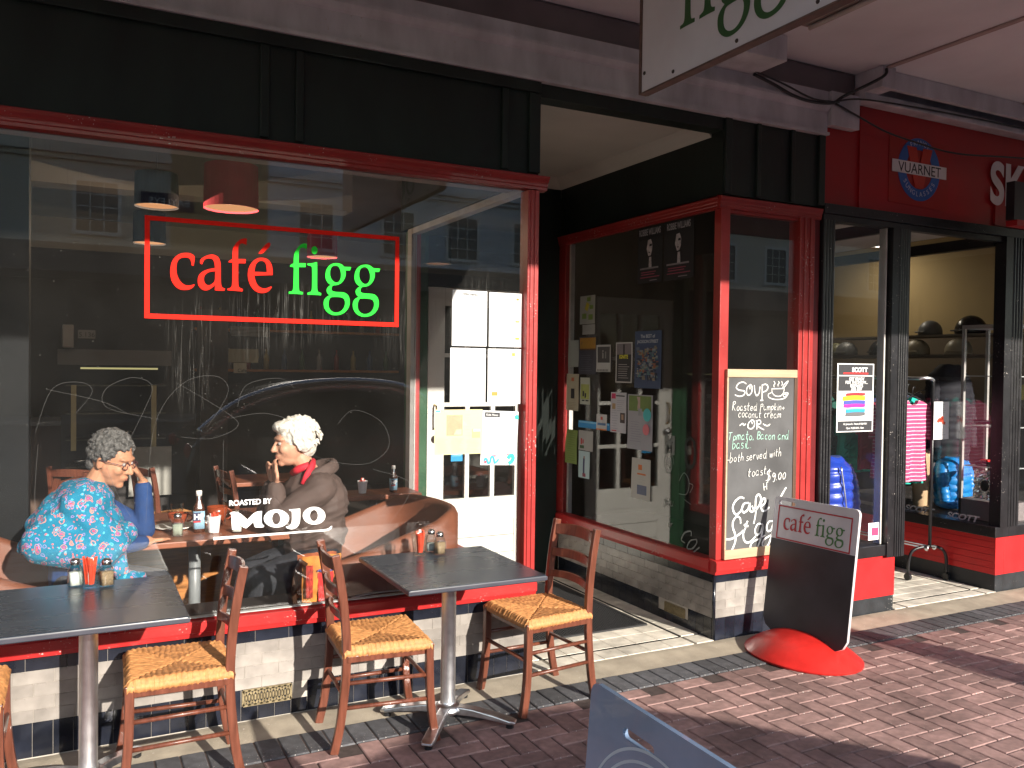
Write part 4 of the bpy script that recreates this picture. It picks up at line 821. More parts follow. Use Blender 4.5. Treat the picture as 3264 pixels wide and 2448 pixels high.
FR = lambda y: Matrix.Translation((0, y, 0)) @ Euler((PI/2, 0, 0)).to_matrix().to_4x4()
SD = lambda x: Matrix.Translation((x, 0, 0)) @ Euler((PI/2, 0, -PI/2)).to_matrix().to_4x4()   # u = -y
W_C, K_C, G_C = (.82, .82, .82), (.03, .03, .035), (.35, .35, .36)
def lines(n, y1=.88, y0=.1, x0=.08, x1=.85, c=G_C, h=.004, sd=1):
    r_ = random.Random(sd); return [(x0+r_.uniform(0, .04), x1-r_.uniform(0, .35*(x1-x0)), y1-(y1-y0)*i/max(1, n-1)-h/2, y1-(y1-y0)*i/max(1, n-1)+h/2, c) for i in range(n)]
f0 = FR(.019); lg = (.55, .55, .56); og = (.75, .28, .05)
paper('printed breakfast menu, upper left of the four white menus taped in the window', 'menu', f0, 1.715, 1.912, 1.752, 2.038, W_C, lines(16, .88, .08, .08, .8, (.42, .42, .44), .008, 2), [(.5, .91, .016, 'OPEN MENU', K_C, 0, 1, 'CENTER')], .003, 'menu')
paper('white menu with three small food pictures, upper right of the four in the window', 'menu', f0, 1.924, 2.118, 1.752, 2.036, W_C, lines(9, .85, .15, .1, .7, lg, .004, 3)+[(.82, .9, .87, .91, og), (.80, .93, .46, .49, og), (.80, .92, .14, .18, (.80, .6, .05))], [], .003, 'menu')
paper('blank-looking white menu, lower left of the four in the window', 'menu', f0, 1.708, 1.908, 1.452, 1.742, W_C, lines(9, .9, .15, .1, .8, (.7, .7, .7), .003, 4), [], .003, 'menu')
paper('white menu with a round orange picture near its foot, lower right of four', 'menu', f0, 1.920, 2.115, 1.452, 1.742, W_C, lines(8, .85, .3, .2, .7, (.7, .7, .7), .003, 5)+[(.72, .82, .87, .93, (.7, .35, .08)), (.12, .30, .15, .22, og)], [], .003, 'menu')
YL = (.80, .70, .36)
paper('yellowed newspaper page with a café picture taped in the window below the menus', 'newspaper page', f0, 1.625, 1.893, 1.195, 1.425, YL,
      [(.02, .12, .94, .99, (.1, .45, .6)), (.25, .58, .42, .88, (.42, .33, .2)), (.30, .50, .60, .86, (.55, .5, .36)), (.40, .56, .44, .56, (.62, .52, .33)), (.78, .95, .36, .56, (.5, .4, .22)), (.80, .95, .50, .56, (.35, .5, .5))]+lines(14, .36, .06, .03, .3, (.66, .58, .3), .006, 6)+lines(14, .36, .06, .33, .62, (.66, .58, .3), .006, 7)+lines(9, .32, .06, .66, .95, (.66, .58, .3), .006, 8)+lines(8, .88, .42, .62, .76, (.66, .58, .3), .006, 9), [], .004, 'newspaper_page')
ML = Matrix.Translation((1.995, .021, 1.27)) @ Euler((0, R(2.5), 0)).to_matrix().to_4x4() @ Euler((PI/2, 0, 0)).to_matrix().to_4x4()
paper('kids menu sheet with a blue sea serpent and green dragon at its foot', 'menu', ML, -.105, .105, -.14, .145, W_C, [(.06, .48, .88, .97, K_C)]+lines(12, .8, .25, .2, .75, (.62, .6, .62), .004, 11)+[(.5, .52, .75, .9, (.5, .3, .45)), (.56, .7, .74, .76, (.6, .3, .5)), (.1, .16, .03, .08, (.6, .1, .15)), (.3, .42, .15, .19, (.7, .2, .25)), (.72, .86, .19, .22, (.7, .2, .25))],
      [(.09, .905, .016, 'Kids Menu', W_C, .0002)], .003, 'menu')
km = [o for o in sc.objects if o.name.startswith('menu') and 'kids' in o.get('label', '')][0]
bl = M('print_sea_blue', (.04, .38, .55), .6, 0); tg = M('print_sea_green', (.03, .48, .42), .6, 0)
strokes([([(-.085, -.118), (-.078, -.105), (-.068, -.112), (-.06, -.13), (-.05, -.125), (-.045, -.1), (-.035, -.095), (-.028, -.11), (-.022, -.128), (-.01, -.12), (.0, -.108)], .010)], .01, 'picture', bl, km, ML @ Matrix.Translation((0, 0, .0045)), taper=False)
strokes([([(.055, -.105), (.065, -.09), (.08, -.09), (.085, -.105), (.075, -.122), (.06, -.13)], .020), ([(.088, .125), (.095, .115), (.094, .105)], .02)], .02, 'picture', tg, km, ML @ Matrix.Translation((0, 0, .0045)), taper=False)
s0 = SD(3.449)
def sp(label, cat, a, b, col, blocks=(), texts=(), curl=.005, name='notice', x=None): return paper(label, cat, SD(x) if x else s0, -a[0], -b[0], b[1]-.02, a[1]-.02, col, blocks, texts, curl, name)
for i, (y0, y1) in enumerate(((.845, .572), (.555, .25))):
    face = (.42, .38, .40)
    p_ = sp(['left', 'right'][i]+' of two black concert posters with a lit face in the side window', 'poster', (y0, 2.625), (y1, 2.245), (.012, .012, .015), [(.1, .85, .25, .28, (.22, .2, .22)), (.15, .75, .19, .205, (.3, .05, .09)), (.15, .7, .15, .165, (.3, .05, .09)), (.12, .9, .10, .115, (.3, .05, .09)), (.5, .8, .04, .055, (.22, .2, .22))],
       [(.5, .855, .060, 'ROBBIE WILLIAMS', (.42, .40, .42), .0012, .50, 'CENTER')], .002, 'poster')
    c = Vector((-(y0+y1)/2+.0, 2.46, 0))
    fm = M('poster_face', face, .7, .3, 60)
    cu = flatcurve([chaikin([(c.x-.02, c.y+.055), (c.x+.012, c.y+.06), (c.x+.03, c.y+.03), (c.x+.028, c.y-.02), (c.x+.012, c.y-.05), (c.x-.012, c.y-.052), (c.x-.026, c.y-.02), (c.x-.035, c.y-.005), (c.x-.026, c.y+.02)]), chaikin([(c.x-.004, c.y+.012), (c.x+.026, c.y+.012), (c.x+.024, c.y+.028), (c.x, c.y+.026)]), [(c.x-.012, c.y-.025), (c.x+.006, c.y-.025), (c.x+.004, c.y-.032), (c.x-.01, c.y-.032)], [(c.x-.004+.0, c.y-.06), (c.x+.02, c.y-.06), (c.x+.024, c.y-.13), (c.x-.008, c.y-.13)]], 'picture')
    curve_obj(cu, 'picture', fm, p_, s0 @ Matrix.Translation((0, 0, .0035)), .0001)
gl = (.16, .24, .05)
o = sp('tall white flyer with green round leaves and a yellow centre', 'flyer', (1.59, 2.214), (1.376, 2.0), (.33, .33, .31), name='flyer')
strokes([([(-1.46, 2.18), (-1.46, 2.15)], .05), ([(-1.52, 2.06), (-1.52, 2.02)], .06), ([(-1.43, 2.05), (-1.43, 2.01)], .06), ([(-1.42, 2.12), (-1.42, 2.09)], .05)], .05, 'picture', M('leaf_print', gl, .6), o, s0 @ Matrix.Translation((0, 0, .006)), taper=False, smooth=False)
strokes([([(-1.50, 2.12), (-1.46, 2.10)], .06)], .05, 'picture', M('yellow_print', (.42, .36, .03), .6), o, s0 @ Matrix.Translation((0, 0, .0075)), taper=False, smooth=False)
sp('small blank card taped under the green leaf flyer', 'card', (1.55, 1.995), (1.376, 1.921), (.33, .33, .32), name='card')
sp('flyer with an orange sunset top and dark text below', 'flyer', (1.597, 1.905), (1.356, 1.62), (.06, .06, .08), [(.06, .97, .68, .97, (.38, .20, .03)), (.06, .97, .64, .68, (.12, .05, .02))]+lines(8, .5, .1, .1, .8, (.15, .15, .18), .006, 3), name='flyer')
sp('thin pale leaflet half hidden at the far edge of the side window', 'leaflet', (1.754, 1.882), (1.602, 1.676), (.28, .30, .28), lines(6, .4, .1, .1, .8), name='leaflet')
sp('white notice with a black and white photograph and tear-off strips', 'notice', (1.350, 1.839), (1.159, 1.641), (.50, .50, .50), [(.08, .94, .34, .93, (.07, .07, .075)), (.4, .5, .5, .8, (.3, .3, .3)), (.6, .68, .5, .75, (.25, .25, .25))]+[(.08+.1*i, .15+.1*i, .02, .1, (.2, .2, .2)) for i in range(8)])
sp('dark concert flyer with yellow lettering and a white border', 'flyer', (1.094, 1.852), (.893, 1.567), (.55, .55, .55), [(.06, .94, .03, .70, K_C), (.06, .94, .7005, .97, (.20, .18, .2)), (.45, .55, .7, .95, (.03, .03, .03))]+lines(7, .45, .12, .15, .9, (.5, .5, .5), .01, 6), [(.5, .60, .036, 'IGNITE', (.72, .68, .05), .0012, .95, 'CENTER')], name='flyer')
o = sp('large street market poster printed in blue with a crowd scene', 'poster', (.862, 1.924), (.564, 1.535), (.05, .08, .16), [(rnd.uniform(.02, .85), 0, rnd.uniform(.12, .66), 0, c) for c in ()], [(.5, .88, .032, 'The BEST of', (.6, .65, .7), .0002, 1, 'CENTER'), (.5, .79, .030, 'JACKSON STREET', (.6, .65, .7), .0002, 1, 'CENTER')], name='poster')
r_ = random.Random(3); mcol = [(.20, .18, .14), (.12, .16, .22), (.28, .24, .16), (.30, .10, .05), (.10, .20, .22), (.25, .28, .3), (.02, .03, .06)]
for c in mcol:
    mb = MB(); fr_ = s0
    for k in range(26):
        x = -.84+r_.uniform(0, .23); z = 1.565+r_.uniform(0, .22); a, b = r_.uniform(.008, .04), r_.uniform(.006, .022); e = .0045+.0006*mcol.index(c)+.00002*k
        mb.add([tuple(fr_ @ Vector(p)) for p in ((x, z, e), (x+a, z, e), (x+a, z+b, e), (x, z+b, e))], [(0, 1, 2, 3)])
    P('print', mb, M('poster_ink_%d' % mcol.index(c), c, .6), o, kind='stuff')
sp('cream flyer with a red shield and a small portrait at the far edge', 'flyer', (1.775, 1.621), (1.591, 1.336), (.42, .38, .28), [(.38, .60, .80, .9, (.5, .15, .08)), (.35, .65, .33, .6, K_C), (.42, .58, .38, .57, (.35, .32, .25))]+lines(5, .22, .05, .1, .9, (.25, .2, .15), .006, 6), name='flyer')
sp('white flyer with black figures on a pale green ground', 'flyer', (1.570, 1.595), (1.432, 1.392), (.48, .50, .42), [(.08, .9, .2, .75, (.38, .42, .12)), (.25, .4, .3, .5, K_C), (.45, .6, .25, .42, K_C), (.2, .45, .12, .17, K_C), (.55, .85, .12, .17, K_C)], name='flyer')
sp('blue glossy banner strip behind the small notices in the side window', 'banner', (1.586, 1.268), (1.158, 1.215), (.04, .28, .62), [(.02, .98, .7, .95, (.2, .5, .75))], name='banner', x=3.4475)
sp('small white card with a red emblem and orange foot', 'card', (1.330, 1.33), (1.191, 1.214), (.55, .55, .56), [(.4, .6, .65, .85, (.6, .1, .08)), (.1, .9, .3, .45, (.1, .2, .4)), (0, 1, 0, .08, (.65, .2, .05))], name='card', x=3.4445)
sp('white newsletter with a red masthead block and a portrait', 'newsletter', (1.150, 1.497), (.955, 1.21), (.55, .55, .60), [(.05, .30, .84, .97, (.55, .03, .12)), (.1, .3, .58, .72, (.45, .30, .15)), (.62, .92, .25, .5, (.06, .04, .04)), (.70, .84, .33, .46, (.4, .25, .18)), (.33, .9, .9, .93, K_C)]+lines(8, .55, .1, .08, .5, (.2, .2, .3), .006, 8)+lines(6, .8, .55, .38, .9, (.2, .2, .3), .006, 4)+[(.1, .4, .03, .06, (.6, .1, .1))], name='newsletter')
o = sp('long grey poster with a green photograph on top and two round stickers', 'poster', (.937, 1.489), (.646, 1.111), (.38, .38, .42), [(.05, .95, .70, .98, (.16, .24, .06)), (.35, .5, .72, .96, (.5, .35, .3)), (.42, .58, .62, .75, (.3, .32, .34))]+lines(9, .5, .15, .1, .6, (.2, .2, .28), .005, 5), name='poster')
for c, (cx, cz), rr in (((.05, .50, .52), (-.70, 1.335), .045), ((.70, .16, .20), (-.71, 1.235), .038)): curve_obj(flatcurve([[(cx+rr*math.cos(k*PI/12), cz+rr*math.sin(k*PI/12)) for k in range(24)]], 'sticker'), 'sticker', M('sticker_%.2f' % c[0], c, .5), o, s0 @ Matrix.Translation((0, 0, .009)), .0001)
sp('olive green text sheet curling off the far edge of the side window', 'leaflet', (1.770, 1.186), (1.600, .924), (.20, .27, .07), lines(13, .9, .1, .15, .85, (.08, .12, .03), .008, 7), curl=.02, name='leaflet')
sp('card with a pink flower drawing beside the olive green sheet', 'card', (1.584, 1.193), (1.381, 1.042), (.38, .37, .36), [(.15, .25, .3, .6, (.5, .06, .06)), (.28, .36, .35, .55, (.5, .06, .06)), (.1, .4, .1, .25, (.06, .12, .05))], name='card')
sp('pale blue card with a standing figure in a long dark dress', 'card', (1.579, 1.036), (1.422, .832), (.42, .55, .58), [(.42, .56, .15, .75, (.05, .05, .12)), (.45, .55, .72, .82, (.3, .18, .14)), (.38, .66, .05, .18, (.25, .05, .08))], name='card')
sp('long white flyer with orange heading over the low glass of the side window', 'flyer', (.879, 1.053), (.661, .774), (.50, .49, .45), [(.35, .55, .72, .85, (.6, .16, .03)), (.3, .75, .6, .64, (.6, .16, .03)), (.3, .8, .12, .35, (.12, .14, .22))]+lines(3, .55, .42, .3, .8), name='flyer')
paper('blue plastic sticker with white letters on the glass of the café door', 'sticker', FR(1.918), 2.53, 2.625, .93, 1.04, (.02, .30, .62), [(.1, .9, .35, .42, (.2, .5, .8))], [(.08, .72, .03, 'NTH', (.3, .6, .85)), (.08, .48, .03, 'SKIP', (.3, .6, .85))], .001, 'sticker')
paper('square of pale paper stuck on the dark column inside the café', 'notice', FR(5.18), 1.42, 1.72, 1.66, 1.80, (.42, .40, .30), lines(4, .8, .2), (), .004)
paper('torn white note hanging under the pale square inside the café', 'notice', FR(5.17), 1.47, 1.60, 1.55, 1.655, (.45, .44, .38), (), [(.3, .1, .05, 'Cafe', K_C)], .004)
# ================================================================== INSIDE THE CAFE
def shade(x, y, zb, r_, h, col, label, zc=3.31, lit=2.2):
    t = thing('pendant_lamp', label, 'pendant lamp', (x, y, zb))
    m = M('shade_fabric_%d' % len(bpy.data.materials), col, .8, .08, 10)
    P('lamp_shade', MB().lathe([(r_*.985, 0), (r_, .0), (r_*.97, h), (r_*.95, h), (r_*.975, .004), (r_*.985, 0)], n=36, caps=False), m, t, smooth=False, world=False)
    P('diffuser', MB().lathe([(0, .012), (r_*.96, .012), (r_*.96, .016), (0, .016)], n=36), emis('lamp_glow_%d' % len(bpy.data.materials), (1, .46, .20), lit*.33), t, world=False)
    pl = bpy.data.lights.new('lamp_light', 'POINT'); pl.energy = lit*3.2; pl.color = (1, .74, .48); pl.shadow_soft_size = 0; lo = link(bpy.data.objects.new('lamp_light', pl)); lo.parent = t; lo.location = (0, 0, -.05)
    P('cord', MB().tube([(0, 0, h*.9), (0, 0, zc-zb)], .003, 6), M('cord_%d' % len(bpy.data.materials), (.4, .38, .34), .6), t, world=False)
    P('bulb_fitting', MB().lathe([(.03, h-.02), (.03, h+.01), (.006, h+.03)], n=12), BLACKM, t, world=False)
shade(.475, 2, 2.655, .135, .215, (.012, .012, .016), 'black drum pendant lamp, higher of the two black ones', lit=1.1)
shade(.94, 2, 2.685, .178, .29, (.66, .055, .10), 'large red drum pendant lamp beside the black one', lit=1.1)
shade(.65, 5, 2.80, .150, .30, (.012, .012, .016), 'black drum pendant lamp further back, lower than the other black one', lit=1.2)
shade(2.21, 4.5, 2.722, .150, .22, (.42, .03, .05), 'dark red drum pendant lamp at the back above the green lettering', lit=1.0)
shade(3.38, 4.5, 2.74, .14, .22, (.05, .02, .02), 'faint dark pendant lamp at the back behind the alcove glass', lit=.5)
# display fridge
fr = thing('display_cabinet', 'tall dark glass display cabinet with pale yellow lit edges at the back of the café', 'display cabinet', (.32, 4.2, .03))
P('body', MB().box(-.10, .75, 4.05, 4.5, .03, .58).box(-.10, .75, 4.44, 4.5, .5805, 1.62), DARKIN, fr)
P('top_box', MB().box(-.12, .76, 3.98, 4.5, 1.62, 1.75), M('cabinet_steel', (.12, .115, .11), .4, .1), fr)
P('light_strip', MB().box(.05, .65, 4.0, 4.02, 1.585, 1.6), emis('cabinet_light', (.9, .8, .35), .25), fr)
for x in (-.02, .60): P('shelf_standard', MB().box(x, x+.04, 4.0, 4.03, .9, 1.45), M('yellow_edge_%d' % len(bpy.data.materials), (.42, .36, .18), .5), fr)
for z in (.75, .98, 1.2, 1.44): P('glass_shelf', MB().box(-.06, .72, 4.05, 4.42, z, z+.012), M('shelf_edge_%d' % len(bpy.data.materials), (.10, .10, .08), .2), fr)
P('lower_panel', MB().box(.42, .76, 3.95, 3.98, .50, .92), M('grey_panel', (.30, .29, .26), .6), fr)
for i in range(5): P('bowl', MB().lathe([(.02, 0), (.05, .02), (.058, .04), (.055, .04), (.045, .02), (0, .01)], (.05+.12*i, 4.2, 1.0 if i % 2 else .765), 14), M('steel_bowl_%d' % i, (.6, .6, .6), .2, metal=1), fr, smooth=True)
tp = thing('till_box', 'pale grey appliance with a number strip on the counter behind the cabinet', 'appliance', (-.04, 4, 1.76))
P('casing', MB().box(-.085, .0, 3.9, 4.1, 1.76, 1.95), M('grey_casing', (.34, .33, .33), .5), tp, bevel=.01)
P('number_strip', MB().box(.03, .16, 3.93, 3.94, 1.84, 1.91), M('number_grey', (.25, .25, .25), .5), tp)
text('5.136', .055, K if False else M('strip_ink', (.02, .02, .02), .5), tp, FRONT(.035, 3.929, 1.853), 'lettering')
lv = thing('wall_grille', 'grey slatted air grille on the dark column inside the café', 'grille', (1.6, 5, 1.9)); gm_ = M('grille_grey', (.22, .23, .24), .5)
for i in range(7): P('slat', MB().box(1.42, 1.80, 4.99, 5.02, 1.93+i*.014, 1.938+i*.014), gm_, lv)
P('backing', MB().box(1.41, 1.81, 5.021, 5.05, 1.92, 2.035), DARKIN, lv)
# tables and chairs inside
def in_table(label, x0, x1, y0, y1, z, legs):
    t = thing('indoor_table', label, 'table', ((x0+x1)/2, (y0+y1)/2, .03))
    P('tabletop', MB().box(x0, x1, y0, y1, z-.032, z), TABLEIN, t, bevel=.006)
    for lx, ly in legs: P('leg', MB().tube([(lx, ly, .05), (lx, ly, z-.033)], .032, 16), M('grey_leg_%d' % len(bpy.data.materials), (.20, .215, .22), .35, .15, 12), t, smooth=True); P('base', MB().lathe([(.2, .03), (.19, .045), (.04, .06)], (lx, ly, 0), 24), BLACKM, t)
    return t
in_table('long brown table between the two seated women behind the window', .245, 1.30, .645, 1.36, .731, [(.595, .96), (1.08, .96)])
in_table('brown table by the alcove glass with a second sauce bottle on it', 1.45, 2.10, 1.40, 1.69, .79, [(1.8, 1.55)])
bx = thing('wooden_bench_box', 'orange wooden bench front on the café floor behind the women\'s table', 'bench', (.75, 1.9, .03))
P('front', MB().box(.25, 1.45, 1.75, 1.79, .03, .60), WOODIN, bx); P('seat', MB().box(.25, 1.45, 1.75, 2.2, .601, .63), VINYL, bx, bevel=.01)
chi = dup(ch2, (.66, 3.0, .03), R(20), 'ladder-back chair deep inside the café between the two women'); del chi['group']
chj = dup(ch2, (-.2, 2.6, .03), R(150), 'rush chair inside behind the woman in the turquoise shawl'); del chj['group']
def tub(label, loc, rz, W_=.42, D_=.5, hb=.88, hf=.63):
    """curved tub seat, open to +x; the back is high and the arms fall forward"""
    t = thing('tub_seat', label, 'tub chair', loc, rz, group='brown tub chairs inside the window')
    mb = MB(); n = 30; rows = []
    for i in range(n+1):
        u = -1+2*i/n; au = abs(u)
        if au < .5: a = u/.5*PI/2; x, y = -D_*.42-W_*.55*math.cos(a)+.02, W_*math.sin(a)
        else: x, y = -D_*.42+.02+(au-.5)/.5*D_*1.25, W_*(1 if u > 0 else -1)
        s_ = max(0, (au-.28)/.72); s_ = s_*s_*(3-2*s_); z = hb+(hf-hb)*s_
        d = Vector((x+.1*D_, y, 0)).normalized() if au < .5 else Vector((0, 1 if u > 0 else -1, 0)); th = .035
        rows.append([tuple(Vector((x, y, 0))-d*th+Vector((0, 0, .25))), tuple(Vector((x, y, 0))-d*th*1.0+Vector((0, 0, z-.03))), tuple(Vector((x, y, 0))-d*th*.5+Vector((0, 0, z-.004))), tuple(Vector((x, y, z))), tuple(Vector((x, y, 0))+d*th*.6+Vector((0, 0, z-.008))), tuple(Vector((x, y, 0))+d*th+Vector((0, 0, z-.035))), tuple(Vector((x, y, 0))+d*th+Vector((0, 0, .25)))])
    mb.add([p for r_ in rows for p in r_], [(i*7+k, i*7+k+1, (i+1)*7+k+1, (i+1)*7+k) for i in range(n) for k in range(6)]+[tuple(range(7)), tuple(range(n*7+6, n*7-1, -1))])
    P('backrest', mb, VINYL, t, smooth=True, world=False, recalc=True)
    P('cushion', MB().ell((.06, 0, .41), (.36, .37, .075), nu=24, nv=10), VINYL, t, smooth=True, world=False)
    P('base', MB().box(-.3, .38, -.36, .36, .03, .30), BLACKM, t, bevel=.02, world=False)
    return t
tub('brown curved tub chair under the woman in the turquoise shawl', (-.36, .66, .0), 0, hb=.90, hf=.62)
tub('brown curved tub chair behind the woman in the brown jacket', (1.50, .62, .0), PI, W_=.40, D_=.54, hb=.86, hf=.64)
# things on the indoor tables
def bottle(x, y, z, s, label):
    t = thing('sauce_bottle', label, 'sauce bottle', (x, y, z)); t.scale = (s, s, s); SA = M('brown_sauce_%d' % len(bpy.data.materials), (.06, .018, .008), .2, .1)
    P('bottle', MB().lathe([(0, .0), (.026, .0), (.029, .005), (.029, .12), (.026, .14), (.014, .165), (.0125, .19), (.0125, .20), (0, .2)], n=24, sq=5), SA, t, smooth=True, world=False)
    P('label', MB().lathe([(.0297, .02), (.0297, .115)], n=24, sq=5), M('light_blue_label_%d' % len(bpy.data.materials), (.30, .52, .68), .5), t, smooth=True, world=False)
    P('label', MB().box(-.031, .006, -.0304, -.0299, .065, .11), M('navy_label_%d' % len(bpy.data.materials), (.02, .03, .09), .5), t, world=False)
    P('label', MB().box(-.031, .006, -.0304, -.0299, .055, .0645), PRED, t, world=False)
    WLD[0] = False; text('HP', .042, VWHITE, t, FRONT(-.030, -.0306, .072), 'lettering', bold=.0012); WLD[0] = True
    P('neck_label', MB().lathe([(.0145, .160), (.0132, .195)], n=20), M('neck_label_%d' % len(bpy.data.materials), (.45, .62, .72), .5), t, smooth=True, world=False)
    P('cap', MB().lathe([(.016, .196), (.016, .222), (.014, .225), (0, .225)], n=24), WHITE, t, smooth=True, world=False)
bottle(.606, .88, .7315, 1, 'blue-labelled brown sauce bottle with white cap between the two women')
bottle(1.93, 1.5, .7905, .80, 'blue-labelled sauce bottle on the table beside the alcove glass')
CUPM = M('brown_glazed_cup', (.24, .045, .015), .25, .1, 6, coat=.3)
def cup(x, y, z, r_, h, label, mat=CUPM):
    t = thing('cup', label, 'cup', (x, y, z))
    P('bowl', MB().lathe([(0, 0), (r_*.5, 0), (r_*.62, h*.15), (r_*.92, h*.6), (r_, h), (r_*.95, h), (r_*.85, h*.6), (0, h*.3)], n=28), mat, t, smooth=True, world=False)
    P('inside', MB().lathe([(0, h*.82), (r_*.93, h*.82)], n=28), M('cup_inside_%d' % len(bpy.data.materials), (.5, .42, .34), .4), t, world=False)
    P('handle', MB().tube([(r_*.85+.03*math.sin(a), 0, h*.55+h*.3*math.cos(a)) for a in [PI*k/8 for k in range(9)]], .005, 8), mat, t, smooth=True, world=False)
cup(.515, 1.02, .752, .055, .065, 'brown cup on a saucer in front of the woman in turquoise')
cup(.73, 1.08, .7315, .058, .10, 'large brown bowl cup standing behind the sachet pot')
def plate_(x, y, z, r_, label):
    t = thing('saucer', label, 'saucer', (x, y, z)); P('dish', MB().lathe([(0, 0), (r_*.6, 0), (r_, .014), (r_*.98, .018), (r_*.6, .006), (0, .005)], n=32), WHITE, t, smooth=True, world=False)
plate_(.50, 1.03, .7315, .11, 'white saucer under the brown cup'); plate_(.665, 1.14, .7315, .085, 'white plate beside the sauce bottle')
gg = thing('drinking_glass', 'empty glass tumbler standing behind the brown cup', 'glass', (.52, 1.12, .7315)); P('tumbler', MB().lathe([(0, .002), (.024, .0), (.036, .125), (.034, .125), (.023, .01), (0, .01)], n=24), GLASSJ, gg, smooth=True, world=False)
MILK = M('cloudy_contents', (.42, .44, .36), .7, .1)
shaker(.49, .80, .7315, MILK, 'pale salt shaker beside the woman\'s elbow inside the window', 1.15, .8); shaker(.79, .78, .7315, SALT, 'glass shaker behind the M of the white lettering', 1.15, .3)
sachet_pot(.675, .82, .7315, 'white pot of red sachets next to the sauce bottle', VWHITE, 1.0, 18, 'sachet_pot'); sachet_pot(1.72, 1.52, .7905, 'white pot of sachets on the table beside the alcove glass', VWHITE, .9, 12, 'sachet_pot')
ct = thing('service_counter', 'dark service counter along the back of the café', 'counter', (-.9, 5.2, .03)); P('front', MB().box(-2.6, .5, 5.0, 5.06, .03, 1.05), M('counter_brown', (.10, .055, .035), .5), ct); P('worktop', MB().box(-2.65, .55, 4.95, 5.7, 1.0505, 1.09), M('worktop_steel', (.30, .29, .28), .3, metal=.6), ct)
em = thing('coffee_machine', 'steel coffee machine standing on the back counter', 'coffee machine', (-.75, 5.3, 1.09)); P('body', MB().box(-1.1, -.4, 5.1, 5.55, 1.0905, 1.50), M('machine_steel', (.35, .34, .33), .25, metal=.8), em, bevel=.03); P('cup_tray', MB().box(-1.08, -.42, 5.12, 5.5, 1.501, 1.53), CHROME, em)
for i in range(3): P('group_head', MB().lathe([(.03, 0), (.035, .06), (0, .06)], (-.95+.2*i, 5.06, 1.26), 12), CHROME, em, smooth=True)
bs_ = thing('bottle_shelf', 'wooden shelf with bottles and tins on the back wall of the café', 'shelf', (1.9, 7.0, 1.6)); P('board', MB().box(1.3, 3.9, 6.95, 7.18, 1.55, 1.58).box(1.3, 3.9, 6.95, 7.18, 2.05, 2.08), WOODIN, bs_)
bcol = [M('shelf_bottle_%d' % i, c, .3, .1) for i, c in enumerate(((.25, .03, .02), (.05, .12, .05), (.35, .28, .1), (.3, .3, .32), (.04, .08, .2)))]
for i in range(22): k = thing('shelf_bottle', 'small coloured bottle in the row on the back shelf of the café', 'bottle', (1.38+.113*(i % 22), 7.05, 1.581 if i % 2 else 2.081), group='bottles on the back shelf'); P('bottle', MB().lathe([(.035, 0), (.035, .16), (.012, .21), (.012, .26), (0, .26)], n=10), bcol[i % 5], k, smooth=True, world=False)
for i, (x, y, rz) in enumerate(((1.2, 2.6, 10), (1.55, 3.3, 170), (.1, 3.2, 60))): c_ = dup(ch2, (x, y, .03), R(rz), ['empty ladder-back chair beyond the white-haired woman', 'ladder-back chair further back, facing the other way', 'ladder-back chair near the display cabinet'][i]); del c_['group']
in_table('small brown table in the dim middle of the café', 1.05, 1.65, 2.7, 3.2, .74, [(1.35, 2.95)])
# ------------------------------------------------------------------ people
def blob(name, mb, mat, parent, vox=.006, sm=6, disp=0, dscale=.03, dec=0):
    o = link(bpy.data.objects.new(name, mb.mesh(name, mat)))
    r_ = o.modifiers.new('a', 'REMESH'); r_.mode = 'VOXEL'; r_.voxel_size = vox; r_.use_smooth_shade = True
    s_ = o.modifiers.new('b', 'SMOOTH'); s_.factor = .5; s_.iterations = sm
    if disp:
        tx = bpy.data.textures.new(name, 'CLOUDS'); tx.noise_scale = dscale; tx.noise_depth = 3
        d = o.modifiers.new('c', 'DISPLACE'); d.texture = tx; d.strength = disp; d.mid_level = .5; d.texture_coords = 'GLOBAL'
    bpy.context.view_layer.update(); me = to_mesh(o, name, mat); me.shade_smooth()
    return put(name, me, parent)
def head(mb, c, f, upv=(0, 0, 1), s=1.08):
    f = Vector(f).normalized(); l = Vector(upv).cross(f).normalized(); u = f.cross(l); R3 = Matrix((f, l, u)).transposed(); c = Vector(c)
    T = lambda x, y, z: c+R3 @ Vector((x*s, y*s, z*s)); E_ = lambda p, r_: mb.ell(T(*p), [q*s for q in r_], R3, 18, 12)
    E_((-.012, 0, .028), (.094, .074, .092)); E_((.022, 0, -.02), (.070, .066, .075)); E_((.030, 0, -.062), (.056, .048, .048)); E_((.070, 0, -.090), (.020, .022, .018))
    E_((.070, 0, .034), (.022, .052, .014)); E_((.060, .036, -.018), (.026, .024, .026)); E_((.060, -.036, -.018), (.026, .024, .026))
    mb.cap(T(.084, 0, .020), T(.106, 0, -.020), .008*s, .013*s); E_((.094, .010, -.024), (.010, .008, .008)); E_((.094, -.010, -.024), (.010, .008, .008))
    E_((.088, 0, -.050), (.010, .024, .006)); E_((.084, 0, -.062), (.011, .020, .007)); E_((.075, 0, -.05), (.018, .03, .022))
    for q in (-1, 1): E_((-.008, q*.074, -.008), (.017, .008, .030))
    return T, R3
